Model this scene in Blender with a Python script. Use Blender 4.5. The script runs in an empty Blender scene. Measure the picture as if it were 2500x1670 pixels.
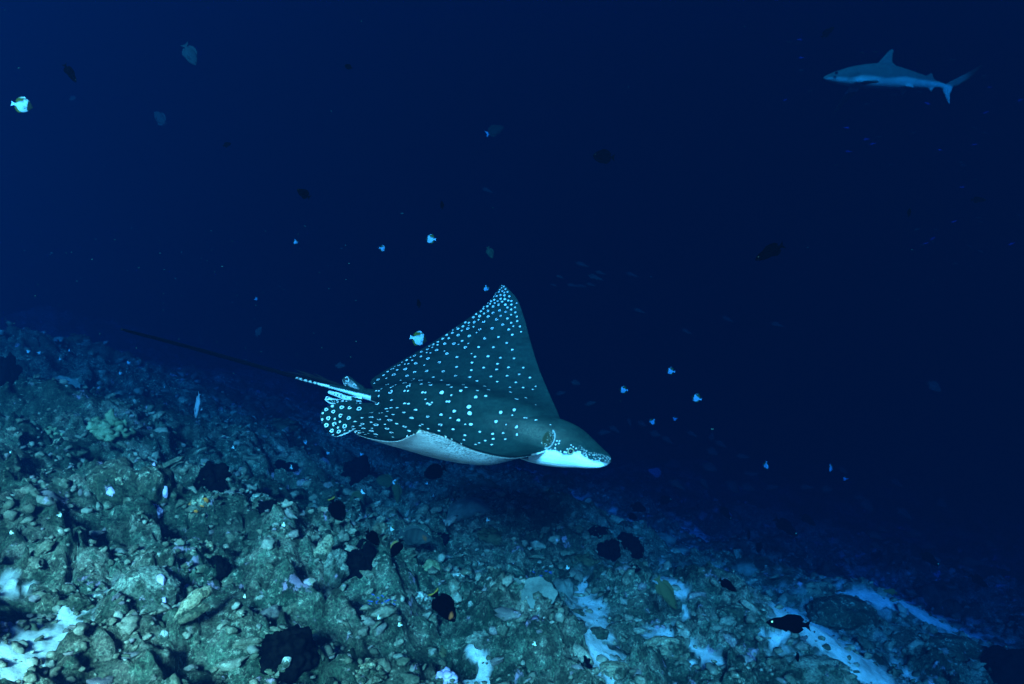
import bpy, bmesh, math, random
import numpy as np
from mathutils import Vector, Matrix, Euler

random.seed(7)
rng = np.random.default_rng(11)
C = bpy.context.scene.collection
SC = bpy.context.scene

# ------------------------------------------------------------------ camera, world, sun, exposure
F = 1953.0                       # focal length in pixels of the 2500 x 1670 photograph
cam_d = bpy.data.cameras.new('camera')
cam_d.sensor_width = 36.0
cam_d.lens = 36.0 * F / 2500.0
cam_d.clip_start = 0.02
cam_d.clip_end = 400
cam = bpy.data.objects.new('camera', cam_d)
cam.location = (0, 0, 0)
cam.rotation_euler = (math.radians(90), 0, 0)
C.objects.link(cam)
SC.camera = cam

SUN_EL = math.radians(22)
SUN_AZ = math.radians(6)        # the light travels forward and to the right of the view
world = bpy.data.worlds.new('World')
SC.world = world
world.use_nodes = True
wn = world.node_tree.nodes
wl = world.node_tree.links
wn.clear()
wo = wn.new('ShaderNodeOutputWorld')
bg = wn.new('ShaderNodeBackground')
sky = wn.new('ShaderNodeTexSky')
sky.sky_type = 'NISHITA'
sky.sun_disc = False
sky.sun_elevation = SUN_EL
sky.sun_rotation = math.pi + SUN_AZ
bg.inputs['Strength'].default_value = 0.05
wl.new(sky.outputs[0], bg.inputs[0])
wl.new(bg.outputs[0], wo.inputs[0])

sun_d = bpy.data.lights.new('sun', 'SUN')
sun_d.energy = 5.0
sun_d.angle = math.radians(12.0)
sun_d.color = (0.90, 0.96, 0.62)
sun = bpy.data.objects.new('sun', sun_d)
SDIR = Vector((math.sin(SUN_AZ) * math.cos(SUN_EL), math.cos(SUN_AZ) * math.cos(SUN_EL), -math.sin(SUN_EL)))
sun.rotation_euler = SDIR.to_track_quat('-Z', 'Y').to_euler()
sun.location = (-8, -14, 18)
C.objects.link(sun)

vs = SC.view_settings
vs.view_transform = 'Standard'
vs.look = 'None'
vs.exposure = 4.25
vs.gamma = 1.0
vs.use_curve_mapping = False
SC.cycles.max_bounces = 4
SC.cycles.diffuse_bounces = 2
SC.cycles.glossy_bounces = 1
SC.cycles.volume_bounces = 0
SC.cycles.use_denoising = True

# ------------------------------------------------------------------ numeric helpers
def P(px, py, d):
    """photo pixel at distance d -> point in the place"""
    return np.array([(px - 1250.0) / F * d, d, -(py - 835.0) / F * d])

def _h(ix, iy, iz, seed):
    seed = int(seed * 10)
    h = (ix.astype(np.int64) * 374761393 + iy.astype(np.int64) * 668265263 + iz.astype(np.int64) * 2147483647 + seed * 974634731) & 0xFFFFFFFF
    h = ((h ^ (h >> 13)) * 1274126177) & 0xFFFFFFFF
    h = ((h ^ (h >> 16)) * 2246822519) & 0xFFFFFFFF
    return ((h ^ (h >> 15)) & 0xFFFFFF).astype(np.float64) / float(0xFFFFFF)

def n2(x, y, seed=0):
    xi = np.floor(x); yi = np.floor(y)
    xf = x - xi; yf = y - yi
    u = xf * xf * xf * (xf * (xf * 6 - 15) + 10); v = yf * yf * yf * (yf * (yf * 6 - 15) + 10)
    z = np.zeros_like(xi)
    def g(dx, dy):
        a = _h(xi + dx, yi + dy, z, seed) * 6.2831853
        return np.cos(a) * (xf - dx) + np.sin(a) * (yf - dy)
    a = g(0, 0) * (1 - u) + g(1, 0) * u
    b = g(0, 1) * (1 - u) + g(1, 1) * u
    return (a * (1 - v) + b * v) * 1.5

def w2(x, y, seed=0):
    xi = np.floor(x); yi = np.floor(y)
    z = np.zeros_like(xi)
    f1 = np.full(x.shape, 9.0); idv = np.zeros(x.shape)
    for dx in (-1, 0, 1):
        for dy in (-1, 0, 1):
            cx = xi + dx; cy = yi + dy
            px = cx + _h(cx, cy, z, seed); py = cy + _h(cx, cy, z + 1, seed)
            d = (px - x) ** 2 + (py - y) ** 2
            m = d < f1
            f1 = np.where(m, d, f1)
            idv = np.where(m, _h(cx, cy, z + 2, seed), idv)
    return np.sqrt(f1), idv

def n3(p, seed=0):
    x, y, z = p[:, 0], p[:, 1], p[:, 2]
    xi = np.floor(x); yi = np.floor(y); zi = np.floor(z)
    xf = x - xi; yf = y - yi; zf = z - zi
    s = lambda t: t * t * (3 - 2 * t)
    u, v, w = s(xf), s(yf), s(zf)
    r = 0
    for dx in (0, 1):
        for dy in (0, 1):
            for dz in (0, 1):
                r = r + _h(xi + dx, yi + dy, zi + dz, seed) * (u if dx else 1 - u) * (v if dy else 1 - v) * (w if dz else 1 - w)
    return r * 2 - 1

def w3(p, seed=0):
    b = np.floor(p)
    f1 = np.full(len(p), 9.0)
    for dx in (-1, 0, 1):
        for dy in (-1, 0, 1):
            for dz in (-1, 0, 1):
                c = b + np.array([dx, dy, dz])
                q = np.stack([_h(c[:, 0], c[:, 1], c[:, 2], seed + k) for k in (1, 2, 3)], 1) + c
                f1 = np.minimum(f1, ((q - p) ** 2).sum(1))
    return np.sqrt(f1)

def smooth01(a, b, x):
    t = np.clip((x - a) / (b - a), 0, 1)
    return t * t * (3 - 2 * t)

# ------------------------------------------------------------------ mesh and object helpers
def mesh(name, v, f, mat=None, smooth=True, attrs=None):
    me = bpy.data.meshes.new(name)
    v = np.asarray(v, dtype=np.float32)
    if isinstance(f, np.ndarray):
        n = f.shape[1]
        me.vertices.add(len(v)); me.vertices.foreach_set('co', v.ravel())
        me.loops.add(f.size); me.loops.foreach_set('vertex_index', f.ravel().astype(np.int32))
        me.polygons.add(len(f))
        me.polygons.foreach_set('loop_start', np.arange(0, f.size, n, dtype=np.int32))
        me.update(calc_edges=True)
    else:
        me.from_pydata([tuple(map(float, q)) for q in v], [], [tuple(map(int, q)) for q in f])
    if smooth:
        me.polygons.foreach_set('use_smooth', np.ones(len(me.polygons), dtype=bool))
    if mat: me.materials.append(mat)
    for k, a in (attrs or {}).items():
        a = np.asarray(a, dtype=np.float32)
        if a.ndim == 1:
            me.attributes.new(k, 'FLOAT', 'POINT').data.foreach_set('value', a)
        else:
            c4 = np.ones((len(a), 4), dtype=np.float32); c4[:, :3] = a[:, :3]
            me.attributes.new(k, 'FLOAT_COLOR', 'POINT').data.foreach_set('color', c4.ravel())
    me.update()
    return me

def obj(name, me, parent=None, loc=None):
    o = bpy.data.objects.new(name, me)
    C.objects.link(o)
    if parent is not None: o.parent = parent
    if loc is not None: o.location = loc
    return o

def tag(o, label=None, cat=None, group=None, kind=None):
    if label: o['label'] = label
    if cat: o['category'] = cat
    if group: o['group'] = group
    if kind: o['kind'] = kind
    return o

_ico = {}
def ico(sub):
    if sub not in _ico:
        bm = bmesh.new()
        bmesh.ops.create_icosphere(bm, subdivisions=sub, radius=1.0)
        bm.verts.ensure_lookup_table()
        v = np.array([q.co[:] for q in bm.verts]); f = np.array([[w.index for w in q.verts] for q in bm.faces])
        bm.free()
        _ico[sub] = (v, f)
    return _ico[sub]

def joinparts(parts):
    V = []; Fc = []; n = 0
    for v, f in parts:
        V.append(np.asarray(v)); Fc += [tuple(int(i) + n for i in q) for q in f]; n += len(v)
    return np.concatenate(V), Fc

def tube(pts, rad, seg=10, rough=0.0, seed=0, flat=1.0):
    pts = np.asarray(pts, float); n = len(pts)
    V = []; Fc = []
    up = np.array([0.13, 0.29, 0.95])
    for i in range(n):
        t = pts[min(i + 1, n - 1)] - pts[max(i - 1, 0)]; t /= np.linalg.norm(t) + 1e-9
        a = np.cross(t, up); a /= np.linalg.norm(a) + 1e-9
        b = np.cross(a, t)
        for k in range(seg):
            q = 2 * math.pi * k / seg
            V.append(pts[i] + rad[i] * (math.cos(q) * a + flat * math.sin(q) * b))
    V.append(pts[0]); V.append(pts[-1])
    for i in range(n - 1):
        for k in range(seg):
            Fc.append((i * seg + k, i * seg + (k + 1) % seg, (i + 1) * seg + (k + 1) % seg, (i + 1) * seg + k))
    for k in range(seg):
        Fc.append((n * seg, (k + 1) % seg, k))
        Fc.append((n * seg + 1, (n - 1) * seg + k, (n - 1) * seg + (k + 1) % seg))
    V = np.array(V)
    if rough:
        r = max(rad)
        for ax in range(3):
            V[:, ax] += rough * r * (n3(V / (r * 0.9), seed + ax) + 0.6 * n3(V / (r * 0.4), seed + 5 + ax))
    return V, Fc

def crom(pts, m):
    """dense Catmull-Rom curve through pts (n, ...), m samples"""
    pts = np.asarray(pts, float); n = len(pts)
    e = np.concatenate([[2 * pts[0] - pts[1]], pts, [2 * pts[-1] - pts[-2]]])
    u = np.linspace(0, n - 1, m); i = np.minimum(u.astype(int), n - 2); t = (u - i).reshape((-1,) + (1,) * (pts.ndim - 1))
    a, b, c, d = e[i], e[i + 1], e[i + 2], e[i + 3]
    return 0.5 * (2 * b + (c - a) * t + (2 * a - 5 * b + 4 * c - d) * t ** 2 + (3 * b - a - 3 * c + d) * t ** 3)

# ------------------------------------------------------------------ materials
class NT:
    def __init__(s, name, rough=0.85, spec=0.05):
        s.m = bpy.data.materials.new(name); s.m.use_nodes = True
        s.n = s.m.node_tree.nodes; s.l = s.m.node_tree.links
        s.b = s.n['Principled BSDF']
        s.b.inputs['Roughness'].default_value = rough
        s.b.inputs['Specular IOR Level'].default_value = spec
    def new(s, t, **k):
        q = s.n.new(t)
        for a, b in k.items(): setattr(q, a, b)
        return q
    def set(s, sock, val):
        if hasattr(val, 'is_linked') or isinstance(val, bpy.types.NodeSocket): s.l.new(val, sock)
        else: sock.default_value = val
    def coord(s, which='Object'):
        return s.new('ShaderNodeTexCoord').outputs[which]
    def noise(s, vec, scale, detail=4, rough=0.6):
        q = s.new('ShaderNodeTexNoise'); q.inputs['Scale'].default_value = scale
        q.inputs['Detail'].default_value = detail; q.inputs['Roughness'].default_value = rough
        s.l.new(vec, q.inputs['Vector']); return q.outputs['Fac']
    def vor(s, vec, scale, out='Distance'):
        q = s.new('ShaderNodeTexVoronoi'); q.inputs['Scale'].default_value = scale
        s.l.new(vec, q.inputs['Vector']); return q.outputs[out]
    def ramp(s, fac, a, b):
        q = s.new('ShaderNodeMapRange', interpolation_type='SMOOTHSTEP')
        q.inputs['From Min'].default_value = a; q.inputs['From Max'].default_value = b
        s.set(q.inputs['Value'], fac); return q.outputs['Result']
    def mix(s, fac, a, b, mode='MIX'):
        q = s.new('ShaderNodeMix', data_type='RGBA', blend_type=mode)
        s.set(q.inputs['Factor'], fac)
        s.set(q.inputs['A'], (*a, 1) if isinstance(a, tuple) else a)
        s.set(q.inputs['B'], (*b, 1) if isinstance(b, tuple) else b)
        # node Mix has several A/B sockets; take the colour ones
        return q.outputs['Result']
    def mixc(s, fac, a, b, mode='MIX'):
        q = s.new('ShaderNodeMixRGB', blend_type=mode)
        s.set(q.inputs[0], fac)
        s.set(q.inputs[1], (*a, 1) if isinstance(a, tuple) else a)
        s.set(q.inputs[2], (*b, 1) if isinstance(b, tuple) else b)
        return q.outputs[0]
    def math(s, op, a, b=0.0):
        q = s.new('ShaderNodeMath', operation=op)
        s.set(q.inputs[0], a); s.set(q.inputs[1], b); return q.outputs[0]
    def attr(s, name, out='Fac'):
        q = s.new('ShaderNodeAttribute', attribute_name=name); return q.outputs[out]
    def bump(s, h, strength=0.5, dist=0.01):
        q = s.new('ShaderNodeBump'); q.inputs['Strength'].default_value = strength; q.inputs['Distance'].default_value = dist
        s.l.new(h, q.inputs['Height']); s.l.new(q.outputs[0], s.b.inputs['Normal'])
    def col(s, c):
        s.set(s.b.inputs['Base Color'], (*c, 1) if isinstance(c, tuple) else c); return s.m

def reef_colour(t, vec, c0, c1, c2, pink=0.3, k=1.0):
    """mottled turf, bare limestone, pink crust and painted-in shadow patches; vec is a position in metres"""
    a = t.ramp(t.noise(vec, 2.2 * k, 5), 0.40, 0.60)
    b = t.ramp(t.noise(vec, 11 * k, 6, 0.7), 0.45, 0.58)
    c = t.mixc(a, c0, c1)
    c = t.mixc(b, c, c2)
    d = t.ramp(t.noise(vec, 48 * k, 5, 0.75), 0.52, 0.64)
    c = t.mixc(t.math('MULTIPLY', d, 0.75), c, (0.36, 0.36, 0.25))
    e = t.ramp(t.noise(vec, 20 * k, 5, 0.75), 0.50, 0.58)
    c = t.mixc(t.math('MULTIPLY', e, 0.9), c, (0.028, 0.034, 0.02))
    w = t.ramp(t.noise(vec, 1.6 * k, 6, 0.7), 0.47, 0.58)
    c = t.mixc(t.math('MULTIPLY', w, 0.72), c, (0.012, 0.024, 0.013))  # broad dark patches, deep shadow put into the colour
    fs = t.math('ADD', 0.45, t.math('MULTIPLY', t.ramp(t.noise(vec, 120 * k, 4, 0.75), 0.34, 0.66), 1.1))
    sc = t.new('ShaderNodeVectorMath', operation='SCALE')
    t.l.new(c, sc.inputs[0]); t.l.new(fs, sc.inputs['Scale']); c = sc.outputs[0]
    p = t.ramp(t.noise(vec, 6.5 * k, 5, 0.75), 0.66 - 0.05 * pink, 0.72 - 0.05 * pink)
    c = t.mixc(t.math('MULTIPLY', p, 0.75), c, (0.40, 0.25, 0.34))
    return c

def mk_reef():
    t = NT('reef_rock', 0.92, 0.04)
    vec = t.coord()
    c = reef_colour(t, vec, (0.020, 0.046, 0.026), (0.185, 0.162, 0.108), (0.075, 0.115, 0.070), 1.0)
    s = t.attr('sand')
    g = t.noise(vec, 240, 3)
    sandc = t.mixc(t.ramp(t.noise(vec, 30, 5), 0.35, 0.7), (0.66, 0.67, 0.60), (0.86, 0.86, 0.80))
    sandc = t.mixc(t.math('MULTIPLY', t.ramp(g, 0.50, 0.66), 0.5), sandc, (0.34, 0.34, 0.29))
    sandc = t.mixc(t.math('MULTIPLY', t.ramp(t.noise(vec, 70, 4, 0.7), 0.56, 0.66), 0.55), sandc, (0.22, 0.22, 0.17))
    c = t.mixc(s, c, sandc)
    t.bump(t.noise(vec, 95, 7, 0.8), 0.9, 0.016)
    return t.col(c)

def mk_rock(name, c0, c1, c2, pink=0.3, k=1.0, src='Object'):
    t = NT(name, 0.92, 0.04)
    vec = t.coord(src)
    c = reef_colour(t, vec, c0, c1, c2, pink, k)
    t.bump(t.noise(vec, 120, 6, 0.75), 0.7, 0.01)
    return t.col(c)

def mk_stone(name, per_object):
    t = NT(name, 0.92, 0.04)
    r = t.new('ShaderNodeObjectInfo').outputs['Random'] if per_object else t.attr('rnd')
    vec = t.new('ShaderNodeNewGeometry').outputs['Position']
    c = reef_colour(t, vec, (0.040, 0.058, 0.032), (0.21, 0.175, 0.118), (0.115, 0.120, 0.076), 1.0)
    cr = t.new('ShaderNodeValToRGB')
    el = cr.color_ramp.elements
    el[0].position = 0.0; el[0].color = (0.04, 0.05, 0.03, 1)
    el[1].position = 1.0; el[1].color = (0.42, 0.41, 0.33, 1)
    for p, q in ((0.3, (0.10, 0.10, 0.06)), (0.55, (0.17, 0.15, 0.10)), (0.66, (0.26, 0.18, 0.21)), (0.72, (0.20, 0.18, 0.12)), (0.93, (0.33, 0.30, 0.22))):
        e = el.new(p); e.color = (*q, 1)
    t.l.new(r, cr.inputs[0])
    c = t.mixc(0.34, c, cr.outputs[0])
    t.bump(t.noise(vec, 150, 5, 0.7), 0.6, 0.006)
    return t.col(c)

def mk_plain(name, c, c2=None, scale=20, rough=0.85, bumpd=0.006, bs=120):
    t = NT(name, rough, 0.0 if rough > 0.5 else 0.5)
    vec = t.coord()
    col = c
    if c2: col = t.mixc(t.ramp(t.noise(vec, scale, 5, 0.65), 0.38, 0.64), c, c2)
    if bumpd: t.bump(t.noise(vec, bs, 5, 0.7), 0.6, bumpd)
    return t.col(col)

def mk_vcol(name, rough=0.55, spec=0.3, nz=0.25, scale=90):
    t = NT(name, rough, spec)
    vec = t.coord()
    c = t.attr('pigment', 'Color')
    m = t.ramp(t.noise(vec, scale, 4, 0.7), 0.3, 0.72)
    k = t.math('ADD', t.math('MULTIPLY', m, nz), 1.0 - nz * 0.6)
    q = t.new('ShaderNodeVectorMath', operation='SCALE')
    t.l.new(c, q.inputs[0]); t.l.new(k, q.inputs['Scale'])
    return t.col(q.outputs[0])

M_reef = mk_reef()
M_stone = mk_stone('rubble_piece', True)
M_rubble = mk_stone('rubble_bed', False)
M_rock_grey = mk_rock('grey_boulder', (0.12, 0.14, 0.10), (0.19, 0.20, 0.14), (0.15, 0.165, 0.12), 0.8)
M_rock_dark = mk_rock('dark_rock', (0.035, 0.04, 0.025), (0.07, 0.07, 0.04), (0.05, 0.055, 0.035), 0.5)
M_rock_tan = mk_rock('tan_rock', (0.18, 0.16, 0.09), (0.30, 0.27, 0.16), (0.23, 0.21, 0.13), 0.3)
M_rock_pale = mk_rock('pale_rock', (0.38, 0.38, 0.30), (0.48, 0.48, 0.40), (0.33, 0.33, 0.26), 0.1)
M_yellow = mk_plain('mustard_coral', (0.09, 0.115, 0.055), (0.20, 0.22, 0.115), 24, bs=60, bumpd=.02)
M_plate = mk_plain('grey_plate_coral', (0.065, 0.080, 0.062), (0.115, 0.135, 0.105), 14, bs=90)
M_bush = mk_plain('brown_bushy_coral', (0.025, 0.03, 0.014), (0.06, 0.06, 0.03), 25)
M_black = mk_plain('black_sponge', (0.0010, 0.0010, 0.0012), (0.0030, 0.0030, 0.0030), 45, rough=0.95)
M_pink = mk_plain('lilac_coral', (0.30, 0.21, 0.33), (0.44, 0.34, 0.46), 40)
M_orange = mk_plain('orange_sponge', (0.50, 0.16, 0.02), (0.40, 0.10, 0.02), 40)
M_red = mk_plain('red_sponge', (0.32, 0.07, 0.05), (0.20, 0.05, 0.04), 30)
M_green = mk_plain('green_algae', (0.20, 0.26, 0.04), (0.34, 0.38, 0.10), 60)
M_lime = mk_plain('lime_coral', (0.40, 0.50, 0.14), (0.28, 0.34, 0.10), 40)
M_fish = mk_vcol('fish_skin', 0.8, 0.0, 0.2, 60)
M_ray = mk_vcol('ray_skin', 0.8, 0.0, 0.28, 260)
M_eye = mk_plain('dark_eye', (0.004, 0.004, 0.005), rough=0.15, bumpd=0)
M_eyering = mk_plain('eye_ring', (0.30, 0.26, 0.14), rough=0.4, bumpd=0)
M_speck = mk_plain('plankton', (0.018, 0.045, 0.04), bumpd=0)

# ------------------------------------------------------------------ the water: one closed block of hazy sea round everything
def haze_box():
    t = bpy.data.materials.new('sea_water_haze'); t.use_nodes = True
    n = t.node_tree.nodes; l = t.node_tree.links; n.clear()
    o = n.new('ShaderNodeOutputMaterial'); v = n.new('ShaderNodeVolumePrincipled')
    D = 0.74
    v.inputs['Density'].default_value = D
    s = np.array(HAZE_S); tt = np.array(HAZE_T)
    c = s / D
    a = (tt - s) / (D * (1 - c))
    v.inputs['Color'].default_value = (*c, 1)
    v.inputs['Absorption Color'].default_value = (*((1 - np.clip(a, 0, 1)) ** 2), 1)
    v.inputs['Anisotropy'].default_value = 0.45
    l.new(v.outputs[0], o.inputs['Volume'])
    # near face behind the camera; turned off the light so the water darkens rightward
    L, W, z0, z1, back = 78.0, 90.0, -9.0, 14.0, -1.0
    d = np.array([math.sin(BOX_AZ), math.cos(BOX_AZ)]); r = np.array([d[1], -d[0]])
    V = []
    for z in (z0, z1):
        for (a_, b_) in ((back, -W / 2), (back, W / 2), (L, W / 2), (L, -W / 2)):
            q = d * a_ + r * b_; V.append((q[0], q[1], z))
    Fc = [(3, 2, 1, 0), (4, 5, 6, 7), (0, 1, 5, 4), (1, 2, 6, 5), (2, 3, 7, 6), (3, 0, 4, 7)]
    o = obj('haze', mesh('haze', V, Fc, t, False))
    tag(o, 'deep blue sea water fading everything far away', kind='stuff')
HAZE_S = (0.0002, 0.0038, 0.0168)      # scattering per metre
BOX_AZ = math.radians(38)
HAZE_T = (0.64, 0.366, 0.212)         # extinction per metre
haze_box()

# ------------------------------------------------------------------ the seabed
def base_h(x, y):
    S = np.where(np.asarray(x) > 0, 5.0, 9.0)
    return -1.05 - 0.27 * S * np.tanh(x / S) - (0.045 - 0.034 * smooth01(-0.12, 0.35, x / np.maximum(y, 0.5))) * np.clip(y - 3.2, 0, 60) - 0.40 * np.clip(1.6 - y, 0, 3)

def ground_plane(px, py):
    """where the view ray of a photo pixel meets the smooth slope"""
    t = np.exp(np.linspace(math.log(0.6), math.log(60), 1200))
    u = (px - 1250.0) / F; v = -(py - 835.0) / F
    q = t * v - base_h(t * u, t)
    i = int(np.argmax(q < 0)) if (q < 0).any() else len(t) - 1
    return t[i] * u, t[i]

SAND = [(8, 1600, 92, 150), (-10, 1800, 150, 160), (-150, 1650, 150, 220), (10, 1500, 70, 60), (150, 1900, 200, 150), (45, 1440, 62, 34), (95, 1408, 22, 16), (150, 1540, 24, 9), (1440, 1488, 52, 34), (1428, 1545, 30, 45), (1400, 1418, 26, 14),
        (1425, 1440, 22, 14), (1150, 1645, 28, 38), (1175, 1668, 30, 12), (1470, 1640, 66, 30), (1480, 1565, 36, 22), (1640, 1590, 60, 18), (1730, 1590, 38, 18), (1735, 1640, 26, 24),
        (1590, 1290, 52, 14), (1665, 1285, 46, 26), (1690, 1325, 42, 11), (1650, 1385, 34, 16), (1640, 1430, 40, 24), (1735, 1470, 28, 11),
        (1672, 1512, 26, 15), (1958, 1492, 30, 15), (2000, 1530, 24, 24), (1900, 1556, 34, 20), (1935, 1360, 26, 9), (1985, 1402, 20, 7), (2185, 1456, 52, 20),
        (2240, 1478, 46, 13), (2135, 1640, 58, 34), (2170, 1600, 34, 16), (2085, 1570, 28, 8), (2345, 1530, 44, 10), (780, 1625, 24, 30), (1500, 1600, 30, 20),
        (1400, 1210, 40, 8), (1360, 1185, 50, 7), (1560, 1345, 20, 9), (1860, 1610, 20, 10), (60, 1165, 26, 9), (1300, 1155, 60, 6)]
BUMPS = [(250, 1090, 0.42, 0.16), (110, 1010, 0.55, 0.14), (480, 1290, 0.45, 0.10), (800, 1400, 0.38, 0.13), (1300, 1560, 0.32, 0.12), (1330, 1350, 0.5, 0.14),
         (1180, 1300, 0.5, 0.10), (2040, 1510, 0.45, 0.16), (1985, 1660, 0.4, 0.14), (600, 1110, 0.6, 0.12), (60, 900, 0.9, 0.22), (1000, 1570, 0.30, -0.05),
         (330, 960, 0.6, 0.1), (1500, 1345, 0.45, 0.12), (1750, 1560, 0.4, 0.10), (700, 1500, 0.3, 0.06), (200, 830, 1.2, 0.2), (2300, 1600, 0.6, 0.15), (1600, 1520, .35, .08), (10, 1640, 0.5, -0.04)]
_bump = [(*ground_plane(a, b), r, h) for a, b, r, h in BUMPS]
_sand = []

def sand_mask(x, y, wide=False):
    aw = np.where(x < -0.6, 0.035, 0.085)
    wx = x + aw * n2(x * 4, y * 4, 51) + 0.045 * n2(x * 13, y * 13, 52) + 0.015 * n2(x * 45, y * 45, 58)
    wy = y + aw * n2(x * 4, y * 4, 53) + 0.045 * n2(x * 13, y * 13, 54) + 0.015 * n2(x * 45, y * 45, 59)
    m = np.full(x.shape, -9.0)
    for (cx, cy, rx, ry) in _sand:
        m = np.maximum(m, 1 - np.sqrt(((wx - cx) / max(rx, .03)) ** 2 + ((wy - cy) / max(ry, .03)) ** 2))
    m = np.where(x > -0.4, m - 0.45 * smooth01(0.02, 0.45, n2(x * 2.7, y * 2.7, 64)), m)
    m = m + 0.10 * n2(x * 26, y * 26, 60) + 0.05 * n2(x * 70, y * 70, 61)
    m2 = n2(x * 0.9 + 3, y * 0.9, 55) + 0.6 * n2(x * 2.3, y * 2.3, 56) - 1.05 + 0.05 * (x - 0.5)   # further pockets down the slope
    m2 = np.where(y > 3.2, m2, -9)
    if wide: return np.maximum(smooth01(-0.9, 0.35, m), smooth01(-0.4, 0.22, m2))
    return np.maximum(smooth01(0.08, 0.30, m), smooth01(0.05, 0.16, m2))

def H(x, y, fine=True, sm=None):
    if sm is None: sm = sand_mask(x, y, True)
    h = base_h(x, y)
    for (cx, cy, r, a) in _bump:
        h = h + a * np.exp(-((x - cx) ** 2 + (y - cy) ** 2) / (r * r))
    far = np.clip(y / 6.0, 0.6, 3.0)
    k = 1 - 0.95 * sm
    h = h + far * 0.10 * n2(x * 0.55, y * 0.55, 1) + (0.3 + 0.7 * k) * far * 0.055 * n2(x * 1.4, y * 1.4, 2)
    h = h - 0.02 * sm
    h = h + k * (0.095 * (1 - np.abs(n2(x * 2.6, y * 2.6, 3)) * 2) - 0.06)
    if fine:
        wx = x + 0.03 * n2(x * 9, y * 9, 31); wy = y + 0.03 * n2(x * 9, y * 9, 32)
        f, i = w2(wx * 5.2, wy * 5.2, 4)
        h = h + k * 0.055 * (i - .3) * np.sqrt(np.clip(1 - f * f * 1.4, 0, 1))
        f, i = w2(wx * 12, wy * 12, 5)
        h = h + k * 0.036 * i * np.sqrt(np.clip(1 - f * f * 1.5, 0, 1))
        f, i = w2(wx * 27, wy * 27, 6)
        h = h + k * 0.018 * i * np.sqrt(np.clip(1 - f * f * 1.5, 0, 1))
        f, i = w2(x * 60, y * 60, 16)
        h = h + k * 0.009 * i * np.sqrt(np.clip(1 - f * f * 1.5, 0, 1))
        h = h + k * 0.024 * n2(x * 19, y * 19, 7) + k * 0.012 * n2(x * 47, y * 47, 8) + (0.2 + 0.8 * k) * 0.004 * n2(x * 95, y * 95, 9)
        h = h + sm * (0.012 * n2(x * 6, y * 14, 10) + 0.006 * n2(x * 30, y * 30, 12) + 0.003 * n2(x * 80, y * 80, 13))
        g = np.abs(n2(x * 7, y * 7, 14)); h = h - k * 0.05 * np.clip(0.12 - g, 0, 1) / 0.12 * (n2(x * 1.7, y * 1.7, 15) > 0)
    return h

def ground(px, py, bare=False):
    t = np.exp(np.linspace(math.log(0.8), math.log(40), 700))
    u = (px - 1250.0) / F; v = -(py - 835.0) / F
    q = t * v - H(t * u, t, False, np.zeros_like(t) if bare else None)
    i = int(np.argmax(q < 0)) if (q < 0).any() else len(t) - 1
    return np.array([t[i] * u, t[i], t[i] * v])

for (px, py, rx, ry) in SAND:
    g0, g1, g2, g3 = (ground(px + a, py + b, True) for a, b in ((0, 0), (rx, 0), (0, ry), (0, -ry)))
    q = 1.1 if px < 300 else (1.12 if py > 1420 else 0.8)
    _sand.append((g0[0], (g2[1] + g3[1]) / 2, q * abs(g1[0] - g0[0]), q * 1.25 * abs(g3[1] - g2[1]) / 2))

def build_seabed():
    NA, NR = 830, 620
    a = np.radians(np.linspace(-50, 50, NA)); r = np.exp(np.linspace(math.log(1.15), math.log(46), NR))
    A, R = np.meshgrid(a, r)
    x = (0.2 + R * np.sin(A)).ravel(); y = (-1.1 + R * np.cos(A)).ravel()
    sm = sand_mask(x, y)
    z = H(x, y, True)
    Z = z.reshape(NR, NA); X = x.reshape(NR, NA); Y = y.reshape(NR, NA)
    gr = np.hypot(np.gradient(Z, axis=0) / (np.hypot(np.gradient(X, axis=0), np.gradient(Y, axis=0)) + 1e-9), np.gradient(Z, axis=1) / (np.hypot(np.gradient(X, axis=1), np.gradient(Y, axis=1)) + 1e-9))
    for _ in range(3):
        gr[1:-1] = (gr[:-2] + gr[1:-1] * 2 + gr[2:]) / 4; gr[:, 1:-1] = (gr[:, :-2] + gr[:, 1:-1] * 2 + gr[:, 2:]) / 4
    sm = sm * smooth01(0.95, 0.55, gr).ravel()          # sand does not lie on steep faces
    dust = 0.62 * smooth01(0.2, 0.8, sand_mask(x, y, True)) * smooth01(-0.05, 0.5, n2(x * 15, y * 15, 62) + 0.6 * n2(x * 48, y * 48, 63)) * smooth01(0.9, 0.4, gr).ravel()
    # sideways shove, so that lumps overhang a little
    k = (1 - sm) * 0.022
    x2 = x + k * n2(x * 11, y * 11, 21); y2 = y - k * 0.8 * n2(x * 11 + 40, y * 11, 22)
    i = np.arange(NA * NR).reshape(NR, NA)
    f = np.stack([i[:-1, :-1], i[:-1, 1:], i[1:, 1:], i[1:, :-1]], -1).reshape(-1, 4)
    me = mesh('seabed', np.stack([x2, y2, z], 1), f, M_reef, True, {'sand': np.clip(sm + 0.25 * n2(x * 40, y * 40, 57) * (sm > 0.05) * (sm < 0.95), dust, 1)})
    o = obj('seabed', me)
    return tag(o, 'reef slope of rubble, dead coral and sand pockets falling to the right', kind='structure')
seabed = build_seabed()

# ------------------------------------------------------------------ rubble: stones of the seabed
def stone_shape(sub, seed, el=1.0):
    v, f = ico(sub)
    v = v.copy()
    d = 1 + 0.40 * n3(v * 1.2 + seed * 7.1, seed) + 0.34 * n3(v * 2.7 + seed, seed + 3) + 0.20 * n3(v * 6 + seed, seed + 6)
    if sub > 2: d = d + 0.45 * (0.5 - w3(v * 2.2 + seed, seed + 8))
    v = v * d[:, None]
    v[:, 0] *= el; v[:, 2] *= 0.72
    if el > 1.4: v[:, 2] += 0.18 * v[:, 0] ** 2 / el * math.cos(seed)
    return v, f

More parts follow.
